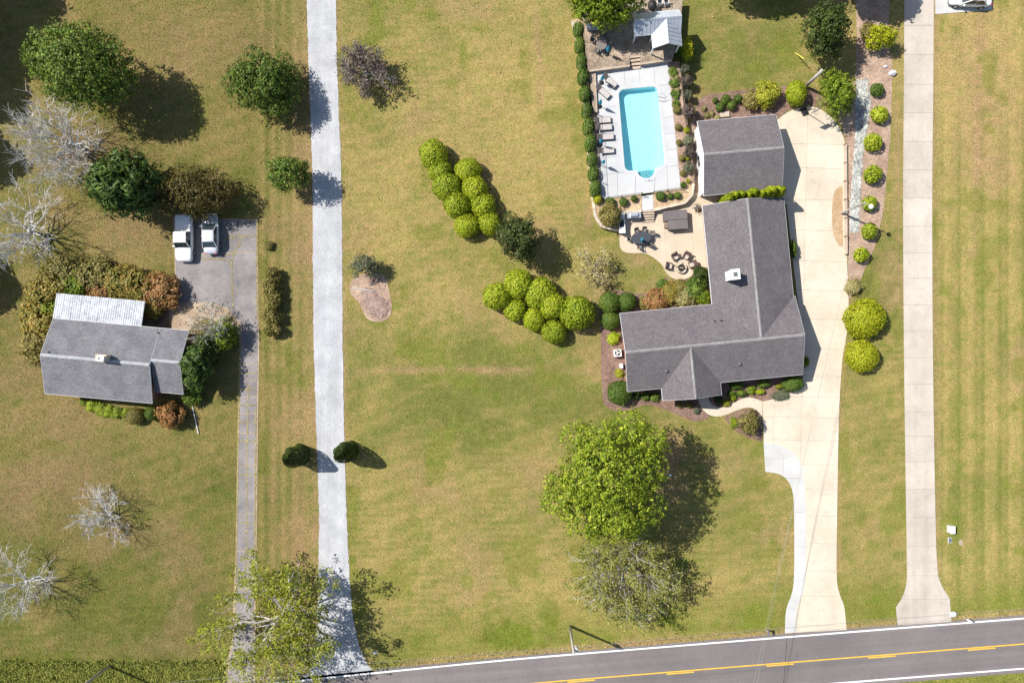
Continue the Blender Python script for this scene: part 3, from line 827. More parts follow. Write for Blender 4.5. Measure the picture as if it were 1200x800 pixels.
# pool outline (survey points at water level), rounded, with a half-round step bay
PC = [(724.5, 105.5), (770, 101), (779, 195), (732.5, 201)]
def rounded(pts, rad, n=6):
    out = []
    for i in range(len(pts)):
        p0, p1, p2 = Vector(pts[i - 1]), Vector(pts[i]), Vector(pts[(i + 1) % len(pts)])
        a = p1 + (p0 - p1).normalized() * rad; b = p1 + (p2 - p1).normalized() * rad
        for k in range(n + 1):
            t = k / n; out.append(tuple(a * (1 - t) ** 2 + p1 * (2 * t * (1 - t)) + b * t * t))
    return out
PCw = [tuple(P(x, y, ZT)[:2]) for x, y in PC]
rp = rounded(PCw, .75)
bc = P(757, 198.6, ZT); br_ = 1.02
bdir = (Vector(PCw[3]) - Vector(PCw[2])).normalized()       # along the bottom edge, right to left
bout = Vector((-bdir.y, bdir.x)); 
if bout.y > 0: bout = -bout
bay = [tuple(Vector(bc[:2]) + (-bdir * math.cos(t) + bout * math.sin(t)) * br_) for t in [math.pi * k / 14 for k in range(15)]]
OUT = rp[:21] + bay + rp[21:]
def offset(poly, dd):
    n = len(poly); out = []
    ar = sum(poly[i][0] * poly[(i + 1) % n][1] - poly[(i + 1) % n][0] * poly[i][1] for i in range(n)); s = 1 if ar < 0 else -1
    for i in range(n):
        a = Vector(poly[i - 1]); b = Vector(poly[i]); c = Vector(poly[(i + 1) % n])
        e = (b - a).normalized() + (c - b).normalized()
        if e.length < 1e-6: e = c - b
        e.normalize(); out.append((b.x - e.y * dd * s, b.y + e.x * dd * s))
    return out
pool = thing('swimming_pool', 'rectangular turquoise swimming pool with half-round entry steps in white concrete deck', 'swimming pool', (0, 0, 0))
ZW = ZT - .10
n = len(OUT)
cpo = offset(OUT, .40)
mb = MB()
vs = [(x, y, ZT + .02) for x, y in OUT] + [(x, y, ZT + .02) for x, y in cpo] + [(x, y, ZT - .12) for x, y in OUT] + [(x, y, ZT - .12) for x, y in cpo]
mb.add(vs, [(i, (i + 1) % n, n + (i + 1) % n, n + i) for i in range(n)] + [(2 * n + i, 2 * n + (i + 1) % n, (i + 1) % n, i) for i in range(n)] + [(n + i, n + (i + 1) % n, 3 * n + (i + 1) % n, 3 * n + i) for i in range(n)])
mb.build('coping', M['deckconcrete'], pool)
mb = MB()
ytop, ybot = max(y for x, y in OUT), min(y for x, y in OUT)
def floorz(y): 
    t = (ytop - y) / (ytop - ybot); return -.05 - .75 * t
vs = [(x, y, ZT - .12) for x, y in OUT] + [(x, y, floorz(y)) for x, y in OUT]
mb.add(vs, [(i, (i + 1) % n, n + (i + 1) % n, n + i) for i in range(n)] + [tuple(range(n, 2 * n))])
mb.build('basin', M['poolplaster'], pool)
MB().add([(x, y, ZW) for x, y in OUT], [tuple(range(n))]).build('water', M['water'], pool)
for k, (rr, zz) in enumerate(((.98, ZW - .42), (.66, ZW - .2))):
    hp = [tuple(Vector(bc[:2]) + (-bdir * math.cos(t) + bout * math.sin(t)) * br_ * rr * (1 if k == 0 else 1)) for t in [math.pi * q / 12 for q in range(13)]]
    if k == 1: hp = [tuple(Vector(bc[:2]) + (-bdir * math.cos(t) + bout * math.sin(t)) * br_ * .97) for t in [math.pi * (.18 + .64 * q / 12) for q in range(13)]]
    MB().prism(hp, zz - .5, zz).build('entry_step', M['poolstep'], pool)
# hand rail at the steps, ladder rails on the long side
rb = P(757.5, 203, ZT); re = P(759.5, 211, ZT)
for s in (-1, 1):
    MB().tube([(rb.x + s * .12 - .25, rb.y, ZW - .2), (rb.x + s * .14 - .25, rb.y - .05, ZT + .75), (re.x + s * .16 - .2, re.y + .1, ZT + .7), (re.x + s * .2 - .2, re.y - .1, ZT)], .025, 6).build('hand_rail', M['chrome'], pool)
for yy in (112.5, 117.2):
    a = P(770.5, yy, ZT); b = P(778.5, yy - .6, ZT)
    MB().tube([(a.x - .05, a.y, ZT - .6), (a.x, a.y, ZT + .55), (a.x + .35, a.y, ZT + .72), (b.x - .1, b.y, ZT + .5), (b.x, b.y, ZT)], .03, 6).build('ladder_rail', M['chrome'], pool)

# pool deck in slabs round the pool
pd = tag(obj('pool_deck', None), kind='structure')
def lerp(a, b, t): return (a[0] + (b[0] - a[0]) * t, a[1] + (b[1] - a[1]) * t)
DTL, DTR, DBR, DBL = (697, 84.5), (783, 73), (798, 221), (703.5, 233.5)
E = [(724, 105), (770.5, 100.4), (779.6, 195.6), (732, 201.7)]
def quad_slabs(a, b, c, d_, nu, nv, seed=1):
    """quad a-b (outer) d-c (inner) cut into nu by nv slabs"""
    rng = random.Random(seed); g = .012
    for i in range(nu):
        for j in range(nv):
            q = []
            for u, v in ((i / nu, j / nv), ((i + 1) / nu, j / nv), ((i + 1) / nu, (j + 1) / nv), (i / nu, (j + 1) / nv)):
                q.append(lerp(lerp(a, b, u), lerp(d_, c, u), v))
            cx = sum(p[0] for p in q) / 4; cy = sum(p[1] for p in q) / 4
            q = [(p[0] + (.13 if p[0] < cx else -.13), p[1] + (.13 if p[1] < cy else -.13)) for p in q]
            MB().prism([P(x, y, ZT)[:2] for x, y in q], ZT - .14, ZT + rng.uniform(-.002, .002)).build('slab', M['deckconcrete'], pd)
LT, RT, LB, RB = (698, 107.6), (785.4, 98.9), (702.3, 205.5), (795.2, 193.6)
quad_slabs(DTL, DTR, RT, LT, 5, 1)
quad_slabs(RT, RB, E[2], E[1], 5, 1, 2)
quad_slabs(LB, LT, E[0], E[3], 5, 1, 3)
# bottom strip with the step bay left open
bl, brr = (745.2, 200), (768.2, 197)
quad_slabs(DBL, lerp(DBL, DBR, .43), bl, LB, 2, 1, 4)
quad_slabs(lerp(DBL, DBR, .67), DBR, RB, brr, 2, 1, 5)
a_ = P(*lerp(DBL, DBR, .4325), ZT); b_ = P(*lerp(DBL, DBR, .6675), ZT)
mid = [(a_.x, a_.y), (b_.x, b_.y), tuple(P(768, 197.2, ZT)[:2])] + [tuple(Vector(p) + (Vector(p) - Vector(bc[:2])) * .12) for p in bay] + [tuple(P(745.4, 200.2, ZT)[:2])]
MB().prism(mid, ZT - .14, ZT).build('slab', M['deckconcrete'], pd)
for q in ((DTL, DTR, E[1], E[0]), (DTR, DBR, E[2], E[1]), (DBL, DTL, E[0], E[3]), (DBL, DBR, (783, 211), (727, 217))):
    MB().prism([P(x, y, ZT)[:2] for x, y in q], ZT - .3, ZT - .06).build('base', M['joint'], pd)

# upper terrace
up = tag(obj('upper_terrace', None), kind='structure')
UT = [(682, 10), (740, 2), (800, -4), (797, 40), (788, 69.5), (751, 75), (750.6, 64.8), (738, 66.3), (738, 77), (690.5, 83), (683, 30)]
sheet('paving', UT, ZU, 'aggregate', .2, parent=up)
wall_line(up, [(690.5, 83.4), (738.5, 77)], ZT - .1, ZU + .03, .16, 'paletimber', 2.4, 'wall_timber')
wall_line(up, [(750.5, 75), (788, 69.7)], ZT - .1, ZU + .03, .16, 'paletimber', 2.4, 'wall_timber')
wall_line(up, [(690, 83), (683, 30)], ZT - .1, ZU + .02, .14, 'timber', 2.4, 'wall_timber')
sheet('side_paving', [(690.3, 84.2), (697, 83.3), (699.5, 131.5), (695.3, 132)], ZT + .25, 'aggregate', .3, parent=up)
wall_line(up, [(697.2, 83.5), (699.7, 131.8)], ZT - .1, ZT + .29, .12, 'paletimber', 2.4, 'wall_timber')

def steps(name, label, x0, x1, y0, y1, nstep, ztop, zbot, rot, mat='paletimber'):
    a = P((x0 + x1) / 2, (y0 + y1) / 2, (ztop + zbot) / 2)
    t = thing(name, label, 'steps', (a.x, a.y, zbot), rot)
    w = (x1 - x0) / 10; dp = (y1 - y0) / 10; hgt = ztop - zbot
    for i in range(nstep):
        z = hgt * (nstep - i) / (nstep + .0) - .02; y = dp / 2 - dp * (i + .5) / nstep
        MB().box((0, y - .02, z - .03), (w, dp / nstep * .74, .06)).build('tread', M[mat], t)
        MB().box((0, y + dp / nstep * .40, z / 2 - .03), (w - .06, .04, z)).build('riser', M['brownwall'], t)
    for s in (-1, 1):
        MB().add([(s * w / 2 + e, dp / 2, 0) for e in (-.04, .04)] + [(s * w / 2 + e, -dp / 2, 0) for e in (-.04, .04)] + [(s * w / 2 + e, dp / 2, hgt - .06) for e in (-.04, .04)] + [(s * w / 2 + e, -dp / 2, .06) for e in (-.04, .04)],
                 [(0, 2, 3, 1), (4, 5, 7, 6), (0, 1, 5, 4), (2, 6, 7, 3), (0, 4, 6, 2), (1, 3, 7, 5)]).build('stringer', M['brownwall'], t)
    return t
steps('timber_steps', 'four timber steps from the upper terrace down to the pool deck', 738, 750.4, 65.5, 80.5, 4, ZU, ZT, R(6))
steps('timber_steps', 'five timber steps from the pool terrace wall down to the lower patio', 753, 766.6, 246.4, 260, 5, ZT, .05, R(3))

# thin black pool fences
def fence(label, pts, z, hgt=1.1, gap=1.9):
    a = P(*pts[0], z)
    t = thing('pool_fence', label, 'fence', a, 0, 'black metal fences round the pool')
    for p, q in zip(pts[:-1], pts[1:]):
        A = P(*p, z) - a; B = P(*q, z) - a; dv = B - A; nn = max(1, round(dv.length / gap)); an = math.atan2(dv.y, dv.x)
        for i in range(nn + 1):
            c = A + dv * i / nn
            MB().box((0, 0, hgt / 2), (.06, .06, hgt + .04)).build('post', M['black'], t, (c.x, c.y, 0), an)
        for zz in (.12, hgt - .06):
            c = (A + B) / 2
            MB().box((0, 0, 0), (dv.length, .03, .03)).build('rail', M['black'], t, (c.x, c.y, zz), an)
        pk_ = MB(); m_ = int(dv.length / .16)
        for i in range(m_):
            c = A + dv * (i + .5) / m_; pk_.box((c.x, c.y, hgt / 2), (.014, .014, hgt - .1))
        pk_.build('pickets', M['black'], t)['kind'] = 'stuff'
fence('black metal fence between pool deck and clipped boxwood row', [(699.5, 134), (704.5, 233)], ZT)
fence('black metal fence between pool deck and the bronze shrub bed', [(704.5, 234), (751.5, 228)], ZT)
fence('black metal fence between pool deck and the hot tub bed', [(765, 226.5), (798, 222)], ZT)
fence('black metal fence beside the dusky shrubs east of the pool', [(797, 72), (800, 110), (804, 150), (809, 200)], ZT, 1.0, 2.4)
# ------------------------------------------------------------------ buildings
def loc(px, py, z, o, th):
    p = P(px, py, z) - o; c, s = math.cos(-th), math.sin(-th)
    return (p.x * c - p.y * s, p.x * s + p.y * c)

def rect(cs, z, o, th):
    q = [loc(x, y, z, o, th) for x, y in cs]           # TL, TR, BR, BL
    return ((q[0][0] + q[3][0]) / 2, (q[1][0] + q[2][0]) / 2, (q[2][1] + q[3][1]) / 2, (q[0][1] + q[1][1]) / 2)

def sw(p, axis):
    return p if axis == 'u' else (p[1], p[0], p[2])

def gable(t, a0, a1, b0, z0, br, zr, b1, z1, axis, mat, rmat, trim, name='roof', th=.13, ridge=True, ribs=None):
    """two sloping planes along a, ridge at b=br; returns the roof object"""
    mb = MB()
    for e, ze in ((b0, z0), (b1, z1)):
        q = [(a0, e, ze), (a1, e, ze), (a1, br, zr), (a0, br, zr)]
        vs = [sw(p, axis) for p in q] + [sw((p[0], p[1], p[2] - th), axis) for p in q]
        mb.add(vs, [(0, 1, 2, 3), (7, 6, 5, 4), (0, 4, 5, 1), (1, 5, 6, 2), (3, 7, 4, 0)])
    r = mb.build(name, M[mat], t)
    if ridge:
        w = .17; s0 = (zr - z0) / (br - b0); s1 = (zr - z1) / (br - b1)
        q = [(br - w, zr - s0 * w + .035), (br, zr + .05), (br + w, zr + s1 * w + .035), (br + w, zr + s1 * w + .005), (br - w, zr - s0 * w + .005)]
        MB().loft([[sw((a, b, z), axis) for b, z in q] for a in (a0 + .02, a1 - .02)]).build('ridge_cap', M[rmat], r)
    # boards along the eaves and rakes, a little proud
    for e, ze, sg in ((b0, z0, -1), (b1, z1, 1)):
        c = ((a0 + a1) / 2, e + sg * .015, ze - .1)
        MB().box(sw(c, axis), sw((a1 - a0 + .03, .03, .17), axis)).build('gutter', M[trim], r)
        for a in (a0 - .012, a1 + .012):
            vs = [(a + x, b, z) for x in (-.012, .012) for b, z in ((e, ze - .01), (br, zr - .01), (br, zr - .2), (e, ze - .2))]
            MB().add([sw(v, axis) for v in vs], [(0, 1, 2, 3), (7, 6, 5, 4), (0, 4, 5, 1), (1, 5, 6, 2), (2, 6, 7, 3), (3, 7, 4, 0)]).build('barge_board', M[trim], r)
    if ribs:
        mb = MB(); nn = int((a1 - a0) / ribs)
        for i in range(1, nn):
            a = a0 + (a1 - a0) * i / nn
            for e, ze in ((b0, z0), (b1, z1)):
                vs = [(a + x, b, z + h) for x in (-.02, .02) for b, z in ((e, ze), (br, zr)) for h in (0, .035)]
                mb.add([sw(v, axis) for v in vs], [(0, 1, 3, 2), (4, 6, 7, 5), (1, 5, 7, 3), (0, 4, 5, 1), (2, 3, 7, 6)])
        mb.build('standing_seams', M[mat], r)['kind'] = 'stuff'
    return r

def walls(t, a0, a1, b0, z0, br, zr, b1, z1, axis, mat, ins=.45, insa=.3, base=0.0, name='wall'):
    s0 = (zr - z0) / (br - b0); s1 = (zr - z1) / (b1 - br)
    c0, c1 = b0 + ins, b1 - ins
    prof = [(c0, base), (c0, z0 + s0 * ins - .17), (br, zr - .17), (c1, z1 + s1 * ins - .17), (c1, base)]
    return MB().loft([[sw((a, b, z), axis) for b, z in prof] for a in (a0 + insa, a1 - insa)]).build(name, M[mat], t)

def window(t, u, v, z, w, h, face, name='window', fm='trimwhite', gm='glass'):
    """face: 'u+','u-','v+','v-' outward direction"""
    ax = 0 if face[0] == 'u' else 1; s = 1 if face[1] == '+' else -1
    def sz(a, b, c): return (c, a, b) if ax == 0 else (a, c, b)
    def off(dd): return (u + s * dd, v, z) if ax == 0 else (u, v + s * dd, z)
    o = MB().box(off(.03), sz(w, h, .08)).build(name, M[fm], t)
    for k in (-.25, .25):
        c = off(.075); c = (c[0], c[1] + k * w, c[2]) if ax == 0 else (c[0] + k * w, c[1], c[2])
        MB().box(c, sz(w * .44, h * .9, .02)).build('pane', M[gm], o)
    return o

def door(t, u, v, zb, w, h, face, mat='trimwhite', name='door'):
    ax = 0 if face[0] == 'u' else 1; s = 1 if face[1] == '+' else -1
    def sz(a, b, c): return (c, a, b) if ax == 0 else (a, c, b)
    off = lambda dd, du=0, dz=0: (u + s * dd, v + du, zb + h / 2 + dz) if ax == 0 else (u + du, v + s * dd, zb + h / 2 + dz)
    o = MB().box(off(.03), sz(w, h, .07)).build(name, M[mat], t)
    n = 4 if w > 2 else 2
    for i in range(n):
        MB().box(off(.07, 0, h * ((i + .5) / n - .5)), sz(w * .88, h / n * .82, .02)).build('panel', M[mat], o)
    MB().box(off(.10, w * .38, -.05), sz(.12, .04, .05)).build('handle', M['steel'], o)
    return o

def pipe_vent(t, u, v, z, r=.06, h=.35, name='vent_pipe', mat='black'):
    MB().lathe([(r * 2.2, 0), (r, .06), (r, h), (r * .8, h)], 10).build(name, M[mat], t, (u, v, z))

# --- the L-shaped house
TH = R(5.6); HO = P(838, 405); ZE, ZR = 2.6, 4.4
hs = thing('house', 'L-shaped house with grey-brown shingle roof and white chimney beside the patio', 'house', HO, TH)
u0, u1, v0, v1 = rect([(727, 367), (933, 347), (939.5, 438), (734.5, 459.5)], ZE, HO, TH)
vm = (v0 + v1) / 2
gable(hs, u0, u1, v0, ZE, vm, ZR, v1, ZE, 'u', 'roofx', 'ridge', 'trimwhite')
walls(hs, u0, u1, v0, ZE, vm, ZR, v1, ZE, 'u', 'brick', .5, .35)
w0, w1, y0_, y1_ = rect([(825, 241), (917.5, 231.5), (936, 400), (838, 410)], ZE, HO, TH)
wm = (w0 + w1) / 2
gable(hs, vm + .3, y1_, w0, ZE, wm, ZR - .03, w1, ZE, 'v', 'roofy', 'ridge', 'trimwhite')
walls(hs, vm + 1, y1_, w0, ZE, wm, ZR - .03, w1, ZE, 'v', 'brick', .5, .35)
g0, g1, gv0, gv1 = rect([(774.5, 440), (843.5, 432), (845, 462), (776, 470)], ZE, HO, TH)
gm = (g0 + g1) / 2 + .05
gable(hs, gv0, vm - .15, g0, ZE - .02, gm, ZR - .06, g1, ZE - .02, 'v', 'roofy', 'ridge', 'trimwhite')
walls(hs, gv0 + .25, vm - 1, g0, ZE - .02, gm, ZR - .06, g1, ZE - .02, 'v', 'brick', .5, .35)
def zroof(v): return ZE + (ZR - ZE) * (1 - abs(v - vm) / ((v1 - v0) / 2))
for px, py in ((781, 434.5), (867, 426.5)):
    q = loc(px, py, 3.6, HO, TH)
    MB().box((0, 0, .12), (.34, .34, .26), 0, .8).build('roof_vent', M['darkbox'], hs, (q[0], q[1], zroof(q[1]) - .03))
for px, py in ((837.5, 376), (845.5, 375.5)):
    q = loc(px, py, 3.6, HO, TH); pipe_vent(hs, q[0], q[1], zroof(q[1]) - .03)
q = loc(860, 322, 5.0, HO, TH)
ch = MB().box((0, 0, 1.0), (.95, 1.05, 2.4)).build('chimney', M['siding'], hs, (q[0], q[1], 3.3))
MB().box((0, 0, 2.26), (1.05, 1.15, .1)).build('cap', M['white'], ch)
MB().box((0, 0, 2.33), (.45, .5, .06)).build('flue', M['darkbox'], ch)
for u in (u0 + 2.2, u0 + 11.5, u0 + 14.5, u0 + 17.5): window(hs, u, v0 + .5, 1.5, 1.5, 1.3, 'v-')
for v in (v0 + 2.5, v1 - 2.4): window(hs, u0 + .35, v, 1.5, 1.2, 1.2, 'u-')
for v in (y1_ - 3, y1_ - 7): window(hs, w1 - .5, v, 1.5, 1.3, 1.2, 'u+'); window(hs, w0 + .5, v - 1, 1.3, 2.2, 1.9, 'u-', 'patio_window')
door(hs, g1 - 1.6, gv0 + .6, .05, 1.0, 2.1, 'v-', 'red'); window(hs, g0 + 2.2, gv0 + .6, 1.5, 1.8, 1.3, 'v-')
# --- garage
GO = P(867, 180); gr = thing('garage', 'detached garage with grey-brown gable roof and white wall beside the pool beds', 'garage', GO, R(5))
a0, a1, b0, b1 = rect([(817, 143.5), (909, 133), (917, 222), (825, 228.5)], 2.65, GO, R(5)); bm_ = (b0 + b1) / 2
gable(gr, a0, a1, b0, 2.65, bm_, 4.3, b1, 2.65, 'u', 'roofx', 'ridge', 'trimwhite')
walls(gr, a0, a1, b0, 2.65, bm_, 4.3, b1, 2.65, 'u', 'siding', .4, .12)
for s in (-2.1, 2.1): door(gr, a1 - .12, bm_ + s, .05, 2.7, 2.2, 'u+', 'white', 'garage_door')
window(gr, a0 + .12, bm_, 1.6, 1.2, 1.0, 'u-')
# --- grey house
LO = P(140, 425); LT = R(-5.2); lh = thing('house', 'older house with weathered grey roof and white lean-to porch among orange shrubs', 'house', LO, LT)
ZE2 = 2.7
TLp, TRp = loc(62.3, 373, ZE2, LO, LT), loc(220, 387, ZE2, LO, LT)
BLp, BRp = loc(54, 460, ZE2, LO, LT), loc(179.4, 473, ZE2, LO, LT)
RLp, RRp = loc(183, 459, ZE2, LO, LT), loc(215, 462, ZE2, LO, LT)
l0 = (TLp[0] + BLp[0]) / 2; l1 = (TRp[0] + RRp[0]) / 2; lv1 = (TLp[1] + TRp[1]) / 2; lv0 = (BLp[1] + BRp[1]) / 2; lvb = (RLp[1] + RRp[1]) / 2
um = BRp[0]
lvr = (loc(49, 416, 4.2, LO, LT)[1] + loc(175.6, 427, 4.2, LO, LT)[1]) / 2; lzr = 4.3
sb = (lzr - ZE2) / (lv1 - lvr)
lvrb = (loc(176.7, 422, 4.0, LO, LT)[1] + loc(211.7, 424.6, 4.0, LO, LT)[1]) / 2; lzrb = ZE2 + sb * (lv1 - lvrb)
gable(lh, l0, um, lv0, ZE2 + .25, lvr, lzr, lv1, ZE2, 'u', 'oldroof', 'oldridge', 'trimwhite')
gable(lh, um + .03, l1, lvb, ZE2 - .1, lvrb, lzrb - .02, lv1, ZE2 - .02, 'u', 'oldroof', 'oldridge', 'trimwhite')
walls(lh, l0, um, lv0, ZE2 + .25, lvr, lzr, lv1, ZE2, 'u', 'brick', .4, .35)
walls(lh, um - .4, l1, lvb, ZE2 - .1, lvrb, lzrb - .02, lv1, ZE2 - .02, 'u', 'brick', .4, .3)
for u in (l0 + 2.2, l0 + 5.6, l0 + 9): window(lh, u, lv0 + .4, 1.5, 1.4, 1.2, 'v-')
window(lh, l1 - .3, lvrb + 1, 1.5, 1.3, 1.2, 'u+'); door(lh, um + 1.8, lvb + .4, .1, 1.0, 2.05, 'v-')
window(lh, l0 + .35, lvr, 1.5, 1.3, 1.2, 'u-')
q = loc(121, 419.5, 4.8, LO, LT)
ch = MB().box((0, 0, .8), (1.1, .72, 1.7)).build('chimney', M['stone'], lh, (q[0] - .1, q[1], 3.4))
MB().box((0, 0, 1.68), (1.2, .8, .08)).build('cap', M['stone'], ch)
fl = MB().box((.22, 0, 1.92), (.62, .5, .40)).build('flue_box', M['white'], ch)
MB().box((.08, -.03, 2.125), (.22, .3, .02)).build('flue_opening', M['black'], fl)
MB().box((.35, 0, 2.16), (.55, .62, .03), 0, 1, R(-12)).build('flue_hood', M['trimwhite'], fl)
for px, py in ((64, 412.5), (184, 390)):
    q = loc(px, py, 3.2, LO, LT); pipe_vent(lh, q[0], q[1], ZE2 + sb * max(0, lv1 - q[1]) - .02, .05, .3)
# lean-to porch of pale sheets
pa, pb, pv0, pv1 = rect([(66, 344), (169.5, 353), (166.5, 382), (62, 373.5)], 2.5, LO, LT)
pv0 = lv1 - .05
pr = MB().add([(u, v, z + dz) for dz in (0, -.06) for u, v, z in ((pa, pv0, 2.62), (pb, pv0, 2.62), (pb, pv1, 2.35), (pa, pv1, 2.35))],
              [(0, 1, 2, 3), (7, 6, 5, 4), (0, 4, 5, 1), (1, 5, 6, 2), (2, 6, 7, 3), (3, 7, 4, 0)]).build('porch_roof', M['joint'], lh)
npn = 10
for i in range(npn):
    x0 = pa + (pb - pa) * i / npn; x1 = pa + (pb - pa) * (i + 1) / npn - .02
    mb = MB(); prof = []
    nr = 8
    for k in range(nr + 1):
        x = x0 + (x1 - x0) * k / nr
        prof += [(x, .02 + (.035 if k % 2 else 0))]
    vs = []; fs = []
    for j, (v, z) in enumerate(((pv0, 2.62), ((pv0 + pv1) / 2, 2.485), (pv1 + .04, 2.345))):
        vs += [(x, v, z + dz) for x, dz in prof]
    m_ = len(prof)
    for j in range(2):
        for k in range(m_ - 1): fs.append((j * m_ + k, j * m_ + k + 1, (j + 1) * m_ + k + 1, (j + 1) * m_ + k))
    mb.add(vs, fs).build('sheet', M['sheet'], pr)
for i in range(5):
    u = pa + .3 + (pb - pa - .6) * i / 4
    MB().box((u, pv1 - .25, 1.13), (.12, .12, 2.28)).build('post', M['white'], lh)
MB().box(((pa + pb) / 2, (pv0 + pv1) / 2, .12), (pb - pa, pv1 - pv0 - .2, .24)).build('porch_floor', M['timber'], lh)
dk = loc(181, 371, .3, LO, LT)
MB().box((dk[0], dk[1], .1), (2.9, 2.9, .24)).build('side_deck', M['brownwall'], lh)  # dark boards paint in the shadow of shrubs and house on the deck
HARD.append([(60, 345), (195, 352), (225, 390), (215, 465), (180, 475), (60, 462), (48, 415)])
HARD.append([(735, 370), (835, 358), (830, 245), (915, 235), (935, 435), (740, 457)]); HARD.append([(820, 146), (906, 137), (912, 220), (828, 226)])
# --- pool pavilion
VO = P(770, 32, ZU); VO.z = 0; VT = R(5)
pv = thing('pool_pavilion', 'small pool house with blue-grey metal roof and front gable above the upper terrace', 'pavilion', VO, VT)
ZP, ZPR = ZU + 2.3, ZU + 3.45
e0, e1, f0, f1 = rect([(741, 16.5), (796.5, 11.5), (797, 37.5), (743.5, 42)], ZP, VO, VT); fm = (f0 + f1) / 2
gable(pv, e0, e1, f0, ZP, fm, ZPR, f1, ZP, 'u', 'metalroof', 'metalroof', 'trimwhite', th=.08, ribs=.42)
h0, h1, k0, k1 = rect([(764, 38), (797, 35), (797.6, 54), (764.7, 56)], ZP, VO, VT); hm = (h0 + h1) / 2
gable(pv, k0, fm - .1, h0, ZP - .02, hm, ZPR - .05, e1 - .02, ZP - .02, 'v', 'metalroof', 'metalroof', 'trimwhite', th=.08, ridge=False, ribs=.42)
MB().box(((e0 + e1) / 2, (fm + f1) / 2 - .2, ZU + 1.1), (e1 - e0 - .7, (f1 - fm) - .2, 2.2)).build('wall', M['siding'], pv)
door(pv, e0 + 2.4, fm - .18, ZU, .95, 2.0, 'v-'); window(pv, e1 - 1.8, fm - .18, ZU + 1.3, 1.4, 1.0, 'v-')
for u, v in ((e0 + .2, f0 + .2), (h0 + .15, k0 + .2), (e1 - .25, k0 + .2), (h0 + .15, f0 + .1), (e1 - .25, f0)):
    MB().box((u, v, ZU + 1.13), (.13, .13, 2.26)).build('post', M['white'], pv)
